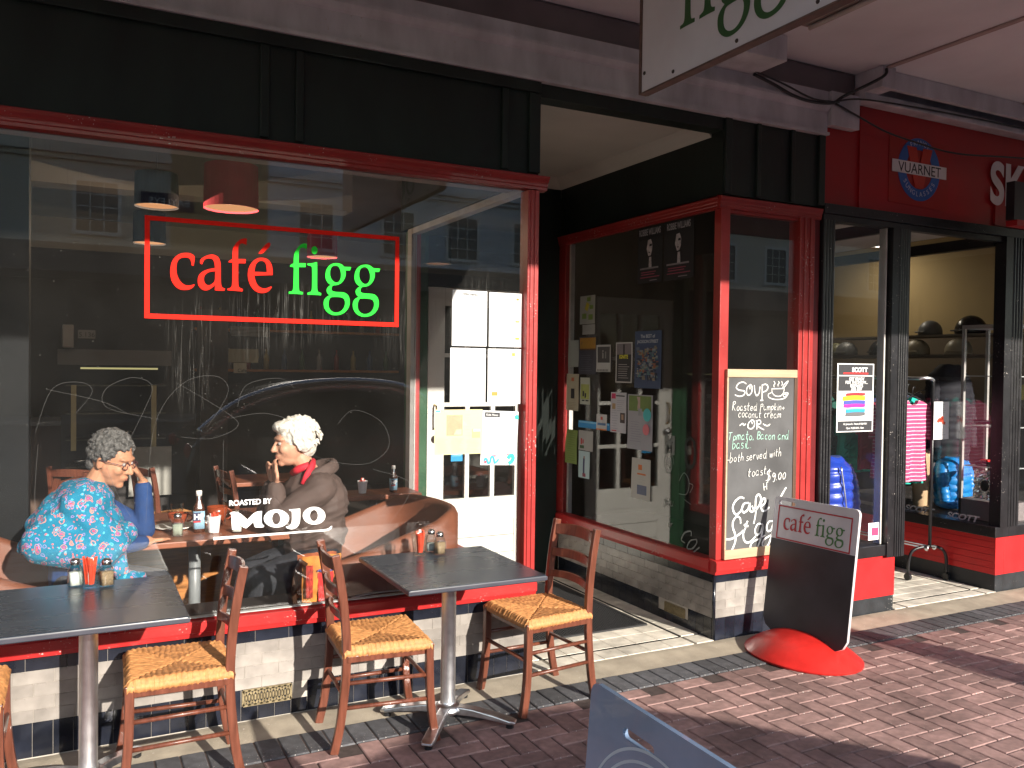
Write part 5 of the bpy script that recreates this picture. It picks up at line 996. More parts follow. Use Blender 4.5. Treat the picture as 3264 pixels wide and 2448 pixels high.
def fingers(mb, palm0, palm1, side, curl, n=4, L=.07, r_=.0085):
    """palm from wrist point palm0 to knuckles palm1, side = across the knuckles, curl = direction the tips bend to"""
    p0, p1, sd, cu = Vector(palm0), Vector(palm1), Vector(side).normalized(), Vector(curl).normalized(); d = (p1-p0).normalized()
    for k in range(4):
        q = (k-1.5)*.019; a = p0+sd*q*.6; b = p1+sd*q; mb.cap(a, b, .013, .0115)
        ln = L*(.86, 1, .95, .76)[k]; m_ = b+(d*.8+cu*.25).normalized()*ln*.42; e = m_+(d*.45+cu*.8).normalized()*ln*.32; g = e+(d*.1+cu).normalized()*ln*.26
        mb.cap(b, m_, r_*1.1, r_); mb.cap(m_, e, r_, r_*.92); mb.cap(e, g, r_*.92, r_*.75)
    t0 = p0+sd*.022+d*.02; t1 = t0+(sd*.8+d*.7).normalized()*.035; t2 = t1+(d*.9+cu*.4).normalized()*.03; mb.cap(t0, t1, .013, .0105); mb.cap(t1, t2, .0105, .008)
SKIN1 = M('skin_tone_warm', (.50, .24, .14), .5, .1, 14, .15, 200, spec=.35); SKIN2 = M('skin_tone_pale', (.56, .29, .19), .5, .1, 14, .15, 200, spec=.35)
EYE = M('eye_white', (.36, .33, .31), .2, 0); IRIS = M('iris', (.03, .025, .02), .15, 0); LIP = M('lip', (.40, .12, .10), .4, 0)
def eyes(T, par, s=1.08):
    for q in (-1, 1):
        P('eye', MB().ell(T(.0785, q*.030, .012), (.0088*s,)*3, nu=12, nv=8), EYE, par, smooth=True)
        P('iris', MB().ell(T(.0840, q*.0305, .011), (.0050*s,)*3, nu=10, nv=6), IRIS, par, smooth=True)
    P('lips', MB().ell(T(.0965, 0, -.056), (.003, .018*s, .005*s), nu=12, nv=8), LIP, par, smooth=True)
# paisley shawl
def shawl_mat():
    m = bpy.data.materials.new('turquoise_paisley'); m.use_nodes = True; nt = m.node_tree; b = nt.nodes['Principled BSDF']; L = nt.links.new; b.inputs['Roughness'].default_value = .8
    tc = node(nt, 'ShaderNodeTexCoord'); nz = node(nt, 'ShaderNodeTexNoise'); nz.inputs['Scale'].default_value = 14; nz.inputs['Detail'].default_value = 2; L(tc.outputs['Object'], nz.inputs['Vector'])
    mxv = node(nt, 'ShaderNodeMix', data_type='VECTOR'); mxv.inputs[0].default_value = .055; L(tc.outputs['Object'], mxv.inputs[4]); L(nz.outputs['Color'], mxv.inputs[5])
    cur = None; base = node(nt, 'ShaderNodeRGB'); base.outputs[0].default_value = (.003, .19, .32, 1); cur = base.outputs[0]
    def layer(cur, scale, r0, r1, col, thr, ring=None, off=0):
        mp = node(nt, 'ShaderNodeMapping'); mp.inputs['Location'].default_value = (off, off*.7, off*.3); L(mxv.outputs[1], mp.inputs[0])
        v = node(nt, 'ShaderNodeTexVoronoi'); v.inputs['Scale'].default_value = scale; L(mp.outputs[0], v.inputs['Vector'])
        mr = node(nt, 'ShaderNodeMapRange'); mr.inputs[1].default_value = r1; mr.inputs[2].default_value = r0; L(v.outputs['Distance'], mr.inputs[0]); f = mr.outputs[0]
        if ring:
            m2 = node(nt, 'ShaderNodeMapRange'); m2.inputs[1].default_value = ring-.02; m2.inputs[2].default_value = ring; L(v.outputs['Distance'], m2.inputs[0])
            mu = node(nt, 'ShaderNodeMath', operation='MULTIPLY'); L(f, mu.inputs[0]); L(m2.outputs[0], mu.inputs[1]); f = mu.outputs[0]
        sp_ = node(nt, 'ShaderNodeSeparateColor'); L(v.outputs['Color'], sp_.inputs[0]); g = node(nt, 'ShaderNodeMath', operation='GREATER_THAN'); g.inputs[1].default_value = thr; L(sp_.outputs[0], g.inputs[0])
        mu = node(nt, 'ShaderNodeMath', operation='MULTIPLY'); L(f, mu.inputs[0]); L(g.outputs[0], mu.inputs[1])
        mx = node(nt, 'ShaderNodeMix', data_type='RGBA'); L(mu.outputs[0], mx.inputs[0]); L(cur, mx.inputs[6]); mx.inputs[7].default_value = (*col, 1); return mx.outputs[2]
    cur = layer(cur, 27, .37, .39, (.60, .24, .20), .38, .31); cur = layer(cur, 27, .18, .21, (.52, .07, .16), .38, .10); cur = layer(cur, 27, .07, .09, (.35, .12, .45), .38)
    cur = layer(cur, 60, .26, .30, (.58, .16, .18), .5, None, 3); cur = layer(cur, 40, .24, .28, (.10, .50, .68), .35, .12, 7); cur = layer(cur, 40, .34, .37, (.36, .24, .55), .55, .27, 11)
    L(cur, b.inputs['Base Color']); return m
SHAWL = shawl_mat()
w1 = thing('person', 'grey-haired woman in a turquoise paisley shawl leaning her head on her hand', 'person', (.05, .6, .03))
mb = MB(); T1, R1 = head(mb, (.165, .60, 1.165), (.80, -.52, -.34))
mb.cap((.075, .62, 1.02), (.12, .61, 1.10), .055, .052); mb.cap((.06, .62, .62), (.05, .62, .93), .12, .10); mb.cap((.06, .52, .955), (.06, .76, .955), .055, .06); mb.cap((.05, .62, .96), (.085, .62, 1.03), .1, .058)
mb.cap((.06, .79, .96), (.325, .74, .79), .05, .042); mb.cap((.325, .74, .79), (.315, .72, 1.03), .042, .029); fingers(mb, (.312, .715, 1.05), (.268, .680, 1.125), (-.2, -.8, .25), (-.9, -.25, .15), L=.078, r_=.0095)
mb.cap((.06, .51, .94), (.13, .45, .76), .038, .036); mb.cap((.13, .45, .76), (.33, .60, .755), .040, .028); fingers(mb, (.335, .61, .752), (.385, .66, .748), (.6, -.6, .1), (.5, .5, -.2))
mb.cap((.05, .54, .56), (.38, .54, .50), .085, .065); mb.cap((.05, .74, .56), (.38, .74, .50), .085, .065); mb.cap((.38, .54, .49), (.42, .54, .14), .06, .045); mb.cap((.38, .74, .49), (.42, .74, .14), .06, .045); mb.cap((.42, .54, .08), (.55, .54, .06), .04, .035); mb.cap((.42, .74, .08), (.55, .74, .06), .04, .035)
blob('body', mb, SKIN1, w1, .0055, 4); eyes(T1, w1)
mb = MB(); s_ = 1.08
for k in range(420):
    a, b_ = rnd.uniform(0, 2*PI), rnd.uniform(-.45, 1); rr = math.sqrt(1-b_*b_); x, y, z = -.016+.100*rr*math.cos(a), .083*rr*math.sin(a), .040+.098*b_
    if x > .045 and z < .075: continue
    if x > .015 and z < .03: continue
    q = T1(x, y, z); mb.ell(q, (rnd.uniform(.007, .013),)*3, nu=6, nv=4)
mb.ell(T1(-.022, 0, .042), (.092*s_, .082*s_, .094*s_), R1); mb.ell(T1(-.07, 0, -.03), (.04, .06, .05), R1)
blob('hair', mb, M('dark_grey_curly_hair', (.085, .082, .078), .55, .5, 60, .5, 300), w1, .0042, 1, .010, .010)
mb = MB()
for q in (-1, 1): mb.tube([T1(.092+.004*math.cos(k), q*.032+.022*math.cos(2*PI*k/16), .010+.016*math.sin(2*PI*k/16)) for k in range(17)], .0022, 6, cap=False); mb.tube([T1(.088, q*.055, .014), T1(.03, q*.083, .012), T1(-.01, q*.086, .006)], .002, 6)
mb.tube([T1(.094, -.01, .014), T1(.097, 0, .017), T1(.094, .01, .014)], .0022, 6); P('glasses', mb, M('glasses_frame', (.10, .03, .035), .3), w1, smooth=True)
mb = MB(); mb.cap((.06, .80, .965), (.325, .745, .79), .060, .052); mb.cap((.325, .745, .787), (.317, .722, 1.005), .052, .043); mb.cap((.04, .62, .6), (.05, .62, .93), .15, .14); mb.cap((.14, .46, .76), (.30, .57, .757), .048, .038)
blob('jumper', mb, M('navy_blue_knit', (.010, .045, .16), .8, .12, 30, .3, 160), w1, .0065, 5, .006, .04)
mb = MB(); mb.cap((.02, .54, .555), (.38, .54, .50), .115, .085); mb.cap((.02, .74, .555), (.38, .74, .50), .115, .085); mb.cap((.38, .54, .49), (.42, .54, .2), .078, .06); mb.cap((.38, .74, .49), (.42, .74, .2), .078, .06)
blob('trousers', mb, M('charcoal_trousers', (.045, .048, .058), .8, .15, 20, .3, 120), w1, .008, 5, .008, .05)
mb = MB(); mb.ell((.015, .60, .84), (.215, .20, .175)); mb.ell((.045, .60, .97), (.135, .185, .115)); mb.cap((.01, .48, .97), (.16, .42, .80), .072, .078); mb.cap((-.12, .5, .80), (.10, .42, .76), .10, .10); mb.ell((.06, .62, 1.03), (.10, .11, .055)); mb.cap((.03, .76, .98), (.14, .74, .88), .075, .07); mb.cap((.14, .43, .80), (.22, .50, .82), .075, .06)
mb.cap((-.12, .62, .86), (.0, .64, .99), .085, .085); mb.cap((-.185, .56, .78), (-.1, .62, .80), .05, .1)
mb.cap((.19, .45, .76), (.215, .44, .60), .035, .026); mb.cap((.215, .44, .60), (.27, .45, .585), .03, .035); mb.cap((.13, .43, .70), (.20, .44, .66), .04, .04); mb.cap((.24, .46, .62), (.29, .50, .60), .03, .03)
def folds(o, amp=.006, scale=26, d=(1, 0, -1.2), seed=0):
    me = o.data; dv = Vector(d).normalized(); n_ = [v.normal.copy() for v in me.vertices]
    for v, nn in zip(me.vertices, n_):
        p = v.co; w_ = noise.noise(p*5+Vector((seed, 0, 0)))*2.2; q = p.dot(dv)*scale+w_*2.2
        v.co += nn*(amp*(math.sin(q)*.6+abs(math.sin(q*.53+1))*.8)*(.35+abs(noise.noise(p*4+Vector((seed, 9, 0))))*1.6))
    me.update()
o = blob('shawl', mb, SHAWL, w1, .0065, 22); folds(o, .0055, 95, (.55, 0, -1))
# ---- second woman
w2 = thing('person', 'white-haired woman in a brown jacket with her hands clasped at her chin', 'person', (1.17, .72, .03))
mb = MB(); T2, R2_ = head(mb, (1.075, .72, 1.212), (-1, -.10, -.12))
mb.cap((1.165, .72, 1.05), (1.115, .72, 1.13), .056, .052); mb.cap((1.19, .72, .62), (1.19, .72, .95), .14, .13); mb.cap((1.19, .57, .99), (1.19, .87, .99), .07, .07)
for q, y in ((-1, .56), (1, .88)):
    mb.cap((1.19, y, .98), (.955, .72+q*.115, .81), .052, .043); mb.cap((.955, .72+q*.115, .81), (.975, .72+q*.045, .99), .042, .030)
fingers(mb, (.975, .675, 1.0), (.968, .672, 1.075), (0, -.5, .0), (.25, .9, .1), L=.07, r_=.0095); fingers(mb, (.972, .765, 1.0), (.955, .765, 1.065), (0, .5, 0), (-.1, -.9, .25), L=.07, r_=.0095)
mb.cap((1.19, .62, .56), (.89, .61, .49), .10, .07); mb.cap((1.19, .84, .56), (.89, .85, .49), .10, .07); mb.cap((.89, .61, .48), (.83, .6, .14), .065, .045); mb.cap((.89, .85, .48), (.83, .86, .14), .065, .045); mb.cap((.83, .6, .08), (.70, .6, .06), .042, .035); mb.cap((.83, .86, .08), (.70, .86, .06), .042, .035)
blob('body', mb, SKIN2, w2, .0055, 4); eyes(T2, w2)
mb = MB(); mb.ell(T2(-.022, 0, .045), (.100*s_, .090*s_, .095*s_), R2_); mb.ell(T2(-.06, 0, -.015), (.062, .082, .078), R2_); mb.ell(T2(.045, 0, .092), (.055, .072, .034), R2_); mb.ell(T2(-.035, -.07, .0), (.045, .022, .05), R2_); mb.ell(T2(-.035, .07, .0), (.045, .022, .05), R2_)
for k in range(120):
    a, b_ = rnd.uniform(0, 2*PI), rnd.uniform(-.5, 1); rr = math.sqrt(1-b_*b_); x, y, z = -.03+.112*rr*math.cos(a), .094*rr*math.sin(a), .038+.102*b_
    if x > .03 and z < .07: continue
    a0 = T2(x, y, z); a1 = T2(x-.008+rnd.uniform(-.006, .006), y*1.01, z-.022); mb.cap(a0, a1, .010, .006, 6)
blob('hair', mb, M('white_hair', (.66, .63, .56), .5, .2, 60, .5, 300), w2, .0055, 2, .012, .018)
mb = MB(); mb.cap((1.19, .72, .66), (1.185, .72, .92), .165, .165); mb.cap((1.19, .58, .975), (1.19, .86, .975), .088, .088); mb.ell((1.21, .72, .72), (.165, .20, .13)); mb.ell((1.245, .72, .88), (.130, .19, .17))
for q, y in ((-1, .56), (1, .88)):
    mb.cap((1.18, y, .965), (.965, .72+q*.12, .815), .078, .066); mb.cap((.965, .72+q*.12, .815), (.972, .72+q*.05, .965), .066, .050)
o = blob('jacket', mb, M('taupe_brown_jacket', (.082, .054, .046), .75, .12, 12, .2, 120), w2, .0065, 6); folds(o, .0075, 120, (.3, .1, -1), 4)
mb = MB(); mb.tube([(1.19+.115*math.cos(a), .72+.115*math.sin(a), 1.055+.035*math.cos(a)) for a in [R(-130+260*k/16) for k in range(17)]], [.018, .024, .03, .034, .036, .036, .036, .036, .036, .036, .036, .036, .036, .034, .03, .024, .018], 10, flat=.6)
blob('collar', mb, [m for m in bpy.data.materials if m.name == 'taupe_brown_jacket'][0], w2, .006, 3)
mb = MB(); mb.tube([(1.10, .60, 1.00), (1.125, .605, 1.045), (1.16, .625, 1.10), (1.175, .66, 1.125)], [.014, .020, .020, .014], 10, flat=.6); mb.tube([(1.07, .70, 1.05), (1.09, .66, 1.075), (1.14, .63, 1.10)], [.02, .022, .018], 10)
P('scarf', mb, M('red_scarf', (.52, .012, .03), .7, .15, 30), w2, smooth=True)
mb = MB()
for y in (.62, .84): mb.cap((1.20, y, .55), (.89, y-.01, .495), .125, .088); mb.cap((.89, y-.01, .48), (.83, y-.01, .2), .082, .060)
o = blob('trousers', mb, M('black_trousers', (.018, .020, .026), .8, .15, 20, .3, 120), w2, .008, 5); folds(o, .006, 40, (1, 0, -.4), 8)
# bag on the ledge
bg = thing('cloth_bag', 'orange and red patterned cloth bag standing on the inner window ledge', 'bag', (1.10, .24, .47))
def bagf(mb, x0, x1, z0, z1, y, d, sd):
    mb.grid(lambda u, v: (x0+(x1-x0)*u+.006*noise.noise((u*4, v*4, sd)), y-d*math.sin(PI*u)**.5*(.6+.4*math.sin(PI*v))+.010*noise.noise((u*6, v*5, sd+1)), z0+(z1-z0)*v+.008*noise.noise((u*5, 1, sd))), 14, 14); return mb
P('front', bagf(MB(), 1.005, 1.20, .472, .70, .20, .04, 1), M('orange_bag_cloth', (.55, .20, .035), .8, .4, 16), bg, smooth=True)
P('side', bagf(MB(), 1.0, 1.20, .472, .69, .28, -.03, 2), M('bag_back_cloth', (.30, .08, .03), .8, .3, 16), bg, smooth=True)
P('patch', bagf(MB(), 1.075, 1.15, .48, .62, .156, .006, 3), M('red_bag_patch', (.48, .02, .02), .8, .2, 30), bg, smooth=True)
P('patch', bagf(MB(), 1.015, 1.05, .50, .66, .160, .006, 5), M('dark_red_bag_patch', (.32, .03, .02), .8, .5, 50), bg, smooth=True)
P('band', bagf(MB(), 1.07, 1.155, .625, .634, .152, .004, 4), M('blue_band', (.08, .07, .25), .7), bg, smooth=True)
P('strap', MB().tube([(1.02, .17, .66), (.985, .16, .69), (.965, .16, .64), (.955, .155, .55), (.96, .15, .48)], .012, 8, flat=.4), M('dark_leather_strap', (.05, .025, .015), .4), bg, smooth=True)
mg = thing('magazine', 'open magazine lying on the inner window ledge by the bag', 'magazine', (1.42, .26, .47))
P('pages', MB().grid(lambda u, v: (1.25+.34*u, .16+.2*v, .474+.012*math.sin(PI*u)), 8, 2), PAPER, mg, smooth=True)
P('print', MB().grid(lambda u, v: (1.27+.12*u, .18+.14*v, .478+.012*math.sin(PI*(.06+.35*u))), 6, 2), M('magazine_print', (.06, .14, .15), .6, .5, 40), mg); P('print', MB().grid(lambda u, v: (1.44+.12*u, .18+.1*v, .478+.012*math.sin(PI*(.56+.35*u))), 6, 2), M('magazine_print_2', (.12, .10, .06), .6, .5, 40), mg)
# ================================================================== SPORTS SHOP
sb = thing('sports_shop', 'red and black sports shop front with glass display windows beside the café', 'shopfront', (5, 0, 0))
REDB = M('bright_red_masonry_paint', (.60, .012, .014), .45, .08, 6, .15, 60); REDD = M('deep_red_fascia', (.38, .010, .014), .5, .12, 3)
BASEK = M('black_masonry_paint', (.02, .022, .026), .45, .3, 10, .2, 60, speck=.15)
P('wall', MB().box(4.263, 5.036, .0, .10, .113, .395), REDB, sb, bevel=.003); P('plinth', MB().box(4.263, 5.030, .004, .10, -.01, .1125), BASEK, sb)
P('sill', MB().box(4.263, 4.955, -.02, .12, .3955, .472), BLACKP, sb, bevel=.004)
P('wall', MB().box(6.14, 6.24, .0, 1.9, .135, .42).box(6.2405, 9, .0, .10, .135, .42), REDB, sb, bevel=.003); P('plinth', MB().box(6.142, 6.24, .003, 1.9, .0, .1345).box(6.2405, 9, .003, .1, .0, .1345), BASEK, sb)
mb = MB()
for i in range(5): mb.box(6.1375, 6.1405, .005, 1.88, .18+.05*i, .1815+.05*i)
P('brick_course_lines', mb, REDD, sb)
P('sill', MB().box(6.10, 6.26, -.02, 1.9, .4205, .50).box(6.2605, 9, -.02, .12, .4205, .50), BLACKP, sb, bevel=.004)
def fluted(x0, x1, y0, z0, z1, n=4):
    mb = MB(); poly = [(x1, y0+.06), (x0, y0+.06), (x0, y0)]; s_ = (x1-x0)/n
    for i in range(n):
        for k in range(7):
            a = PI*k/6; poly.append((x0+s_*(i+.5)-s_*.42*math.cos(a), y0+.0-.010*math.sin(a)))
    poly.append((x1, y0)); mb.zprism(poly, z0, z1); return mb
P('pilaster', fluted(4.268, 4.372, -.025, .473, 2.62), BLACKP, sb, label='fluted black pilaster next to the café\'s red post')
P('pilaster', fluted(4.985, 5.075, -.025, .385, 2.62).box(4.918, 4.984, -.03, .05, .385, 2.62).box(5.0755, 5.09, -.03, .05, .385, 2.62), BLACKP, sb, label='fluted black pilaster at the shop entrance')
P('pilaster', fluted(6.225, 6.36, -.025, .50, 2.66).box(6.14, 6.2245, -.03, .06, .50, 2.66), BLACKP, sb, label='fluted black pilaster right of the shop entrance')
P('window_frame', MB().box(4.889, 4.902, .005, .06, .475, 2.62), TRIMW, sb)
P('header', MB().box(4.276, 9, -.03, .06, 2.6605, 2.725).box(4.276, 5.09, -.02, .06, 2.6205, 2.66).box(5.0905, 6.14, -.01, .04, 2.6205, 2.66), BLACKP, sb, bevel=.003)
P('header', MB().box(6.12, 6.18, .061, 1.9, 2.60, 2.68), BLACKP, sb); P('header', MB().box(4.93, 4.97, .061, 1.6, 2.60, 2.68), BLACKP, sb)
P('fascia_board', MB().box(4.277, 9, .0, .06, 2.7255, 3.215).box(4.537, 9, .0, .06, 3.2155, 3.40), REDD, sb)
P('batten', MB().box(4.60, 4.635, -.012, -.0005, 2.73, 3.39), REDD, sb); P('fascia_board', MB().box(6.02, 6.6, -.014, -.0005, 2.735, 3.0), REDD, sb)
P('recess_ceiling', MB().box(4.97, 6.12, .061, 1.9, 2.72, 2.74), WHITE, sb)
P('window_pane', MB().box(4.372, 4.918, .018, .024, .472, 2.62), GLASS2, sb); P('window_pane', MB().box(4.95, 4.956, .06, 1.6, .472, 2.60), GLASS2, sb); P('window_pane', MB().box(6.142, 6.148, .06, 1.9, .50, 2.60), GLASS2, sb)
P('window_pane', MB().box(6.36, 9, .018, .024, .5, 2.66), GLASS2, sb)
P('post', MB().box(4.93, 4.975, 1.6, 1.66, .0, 2.7).box(6.12, 6.17, 1.9, 1.96, .0, 2.7), BLACKP, sb)
P('wall', MB().box(4.263, 4.955, .12, 1.6, .30, .46).box(6.262, 9, .12, 1.9, .30, .485), DARKIN, sb, label='floor of the display window')
struct('shop_floor', MB().box(4.345, 12, 1.96, 6, -.02, .0), M('shop_carpet', (.05, .05, .055), .9))
P('wall', MB().box(4.345, 8.75, 4.6, 4.7, .0, 3.4).box(8.6, 8.7, .1, 4.6, 2.05, 3.4), M('ochre_wall', (.42, .31, .15), .8, .08, 2), sb)
P('wall', MB().box(8.59, 8.7, .1, 4.6, .0, 2.05), M('umber_wall', (.17, .13, .09), .8, .1, 2), sb)
P('shop_ceiling', MB().box(4.345, 9, .1, 4.7, 3.15, 3.2), OFFW, sb)
sp_l = bpy.data.lights.new('tube_light', 'AREA'); sp_l.shape = 'RECTANGLE'; sp_l.size = .8; sp_l.size_y = .05; sp_l.energy = 4.5; sp_l.color = (1, .90, .72)
lt = thing('fluorescent_light', 'lit fluorescent tube on the ceiling inside the sports shop', 'ceiling light', (7.6, 2.9, 3.13)); P('tube', MB().tube([(7.45, 2.9, 3.11), (8.3, 2.9, 3.11)], .02, 10), emis('tube_glow', (1, .9, .75), 3), lt, smooth=True); P('fitting', MB().box(7.4, 8.35, 2.86, 2.94, 3.135, 3.149), WHITE, lt); tl_ = link(bpy.data.objects.new('tube_light', sp_l)); tl_.parent = lt; tl_.location = (.27, 0, -.05)
a2 = struct('shop_entrance_floor', MB().box(5.037, 6.14, -.012, 1.95, -.01, .010), FGROUT); tilefloor(a2, 5.037, 6.138, -.012, 1.9, .016, .11, .018, .12)
# fascia lettering and badge
PB = Matrix.Translation((0, -.002, 0)) @ Euler((PI/2, 0, 0)).to_matrix().to_4x4()
bd = thing('sunglasses_badge', 'round blue sunglasses badge with a white name bar on the red fascia', 'sign', (5.19, 0, 2.83))
curve_obj(flatcurve([[(4.889, 2.80), (5.50, 2.785), (5.50, 3.25), (4.889, 3.26)]], 'panel'), 'panel', M('badge_panel_red', (.36, .012, .008), .5), bd, PB @ Matrix.Translation((0, 0, .001)), .001)
BC = (5.19, 3.045); circ = lambda r_, n=48: [(BC[0]+r_*math.cos(2*PI*k/n), BC[1]+r_*math.sin(2*PI*k/n)) for k in range(n)]
curve_obj(flatcurve([circ(.215), circ(.135)], 'ring'), 'ring', M('badge_blue', (.02, .13, .46), .4), bd, PB @ Matrix.Translation((0, 0, .004)), .001)
curve_obj(flatcurve([[(BC[0]-.13, BC[1]+.15), (BC[0]-.035, BC[1]+.15), (BC[0], BC[1]+.02), (BC[0]+.035, BC[1]+.15), (BC[0]+.13, BC[1]+.15), (BC[0]+.04, BC[1]-.13), (BC[0]-.04, BC[1]-.13)]], 'letter_v'), 'letter_v', M('badge_red', (.58, .04, .02), .5), bd, PB @ Matrix.Translation((0, 0, .0065)), .001)
curve_obj(flatcurve([[(4.912, 3.005), (5.468, 3.005), (5.468, 3.09), (4.912, 3.09)]], 'name_bar'), 'name_bar', M('badge_white', (.76, .76, .78), .5), bd, PB @ Matrix.Translation((0, 0, .009)), .001)
text('VUARNET', .098, INK, bd, PB @ Matrix.Translation((5.19, 3.013, .0105)), 'lettering', 0, 1.0, 0, 'CENTER')
LB = M('badge_pale', (.55, .62, .78), .5)
for s_, a0, a1, rr, fl in (('FRANCE', 118, 62, .168, 1), ('SUNGLASSES', 212, 328, .185, -1)):
    for i, chh in enumerate(s_):
        a = R(a0+(a1-a0)*i/(len(s_)-1)); p = (BC[0]+rr*math.cos(a), BC[1]+rr*math.sin(a)); rot = a-PI/2 if fl > 0 else a+PI/2
        text(chh, .048, LB, bd, PB @ Matrix.Translation((p[0], p[1], .0062)) @ Matrix.Rotation(rot, 4, 'Z'), 'lettering', 0, 1, 0, 'CENTER')
fl_ = thing('fascia_lettering', 'large pale letters S K I on the red fascia at the picture edge', 'sign lettering', (6.0, 0, 2.9))
text('SKI', .42, M('letter_white', (.72, .70, .74), .5), fl_, PB @ Matrix.Translation((5.95, 2.90, .0145)), 'lettering', bold=.014, sx=.85)
pbx = thing('projecting_shop_sign', 'dark box sign with a red lower strip jutting out at the right picture edge', 'projecting sign', (5.75, -.4, 2.66)); P('case', MB().box(5.70, 6.5, -.36, -.30, 2.70, 2.96), BLACKM, pbx); P('strip', MB().box(5.72, 6.5, -.37, -.29, 2.66, 2.699), REDD, pbx)
# things in the entrance
rk = thing('garment_rail', 'black garment rail on castors carrying tops in the sports shop entrance', 'garment rail', (5.98, .45, .016))
for y in (.43, 1.55):
    mb = MB().tube(catmull([(5.82, y+.07, .075), (5.82, y+.06, .20), (5.86, y+.04, .265), (5.98, y, .285), (6.07, y-.03, .265), (6.11, y-.045, .20), (6.11, y-.05, .075)], 5), .012, 10); P('end_frame', mb, BLACKM, rk, smooth=True)
    for x, yy in ((5.82, y+.07), (6.11, y-.05)): P('castor', MB().tube([(x-.012, yy, .045), (x+.012, yy, .045)], .028, 14), BLACKM, rk)
    P('upright', MB().tube([(5.975, y, .28), (5.975, y, 1.585)], .013, 10), BLACKM, rk, smooth=True)
P('rail', MB().tube(catmull([(5.975, .43, 1.585), (5.93, .42, 1.60), (5.88, .43, 1.605), (5.85, .46, 1.60)], 4)+[(5.85, 1.5, 1.60), (5.975, 1.55, 1.585)], .013, 10), CHROME, rk, smooth=True)
for x in (5.93, 6.02): P('lower_rod', MB().tube([(x, .43, .275), (x, 1.55, .275)], .006, 8), CHROME, rk, smooth=True)
for x in (5.93, 6.02): P('wing_nut', MB().ell((x, .425, .275), (.010, .02, .022), nu=10, nv=6), CHROME, rk, smooth=True)
def stripe_mat():
    m = bpy.data.materials.new('pink_stripe_knit'); m.use_nodes = True; nt = m.node_tree; b = nt.nodes['Principled BSDF']; L = nt.links.new; b.inputs['Roughness'].default_value = .8
    tc = node(nt, 'ShaderNodeTexCoord'); sx = node(nt, 'ShaderNodeSeparateXYZ'); L(tc.outputs['Object'], sx.inputs[0])
    m1 = node(nt, 'ShaderNodeMath', operation='MULTIPLY'); m1.inputs[1].default_value = 34; L(sx.outputs[2], m1.inputs[0]); fr_ = node(nt, 'ShaderNodeMath', operation='FRACT'); L(m1.outputs[0], fr_.inputs[0])
    g = node(nt, 'ShaderNodeMath', operation='GREATER_THAN'); g.inputs[1].default_value = .78; L(fr_.outputs[0], g.inputs[0])
    mx = node(nt, 'ShaderNodeMix', data_type='RGBA'); L(g.outputs[0], mx.inputs[0]); mx.inputs[6].default_value = (.52, .06, .17, 1); mx.inputs[7].default_value = (.75, .48, .56, 1); L(mx.outputs[2], b.inputs['Base Color']); return m
STR = stripe_mat()
def top(x, y, z1, z0, w_, mat, label, cat='clothing', sl=True, yaw_=0):
    t = thing('blouse', label, cat, (x, y, z1), yaw_, 'tops hanging on the garment rail'); mb = MB(); hw = w_/2; H = z1-z0
    out = [(-.16*w_, 0), (-.30*w_, -.012), (-.50*w_, -.045)]+([(-.62*w_, -.26*H), (-.57*w_, -.50*H), (-.48*w_, -.48*H), (-.47*w_, -.22*H)] if sl else [(-.46*w_, -.2*H)])+[(-.46*w_, -.6*H), (-.50*w_, -H)]
    full = out+[(-p, q) for p, q in reversed(out)]+[(.10*w_, -.03), (0, -.042), (-.10*w_, -.03)]
    cu = flatcurve([full], 'cloth'); cu.extrude = .0; o = link(bpy.data.objects.new('c', cu)); r_ = o.modifiers.new('r', 'REMESH') if False else None
    bpy.context.view_layer.update(); me = to_mesh(o, 'cloth', mat)
    bm = bmesh.new(); bm.from_mesh(me); bmesh.ops.subdivide_edges(bm, edges=bm.edges, cuts=3, use_grid_fill=True); bmesh.ops.triangulate(bm, faces=bm.faces); bmesh.ops.subdivide_edges(bm, edges=[e for e in bm.edges if e.calc_length() > .05], cuts=2)
    g = bmesh.ops.extrude_face_region(bm, geom=bm.faces[:]); vs = [v for v in g['geom'] if isinstance(v, bmesh.types.BMVert)]; bmesh.ops.translate(bm, verts=vs, vec=(0, 0, .03)); bmesh.ops.recalc_face_normals(bm, faces=bm.faces); bm.to_mesh(me); bm.free()
    sd = len(OFF)
    for v in me.vertices:
        a, b_, c = v.co; v.co = (a, -c+.03+.018*math.sin(a*42+sd)*min(1, -b_/H*1.3)+.01*noise.noise((a*9, b_*7, sd)), b_)
    put('cloth', me, t, world=False)
    P('hanger', MB().tube(catmull([(-w_*.42, .01, -.03), (0, .01, .035), (w_*.42, .01, -.03)], 4), .006, 8).tube(catmull([(0, .01, .035), (0, .01, .08), (.012, .01, .105), (.03, .01, .095)], 4), .003, 6), BLACKM, t, smooth=True, world=False)
    return t
gcol = lambda n, c: M(n, c, .8, .15, 10, .2, 60)
top(5.79, .46, 1.43, .80, .375, STR, 'pink and white striped top at the front of the garment rail')
top(5.82, .53, 1.45, .77, .33, gcol('teal_cloth', (.01, .42, .34)), 'turquoise green top just behind the pink striped one')
top(5.83, .60, 1.44, .82, .33, gcol('sea_blue_cloth', (.02, .22, .32)), 'sea blue top third from the front of the rail')
top(5.84, .70, 1.43, .80, .36, STR, 'second pink striped top further back on the rail')
top(5.85, .86, 1.43, .85, .36, gcol('deep_red_cloth', (.30, .01, .03)), 'deep red top in the middle of the rail')
top(5.85, 1.05, 1.43, .80, .38, gcol('teal_cloth_2', (.01, .34, .26)), 'second turquoise green top, towards the back of the rail')
top(5.85, 1.25, 1.43, .75, .42, gcol('bottle_green_cloth', (.008, .075, .055)), 'dark bottle green top near the back of the rail')
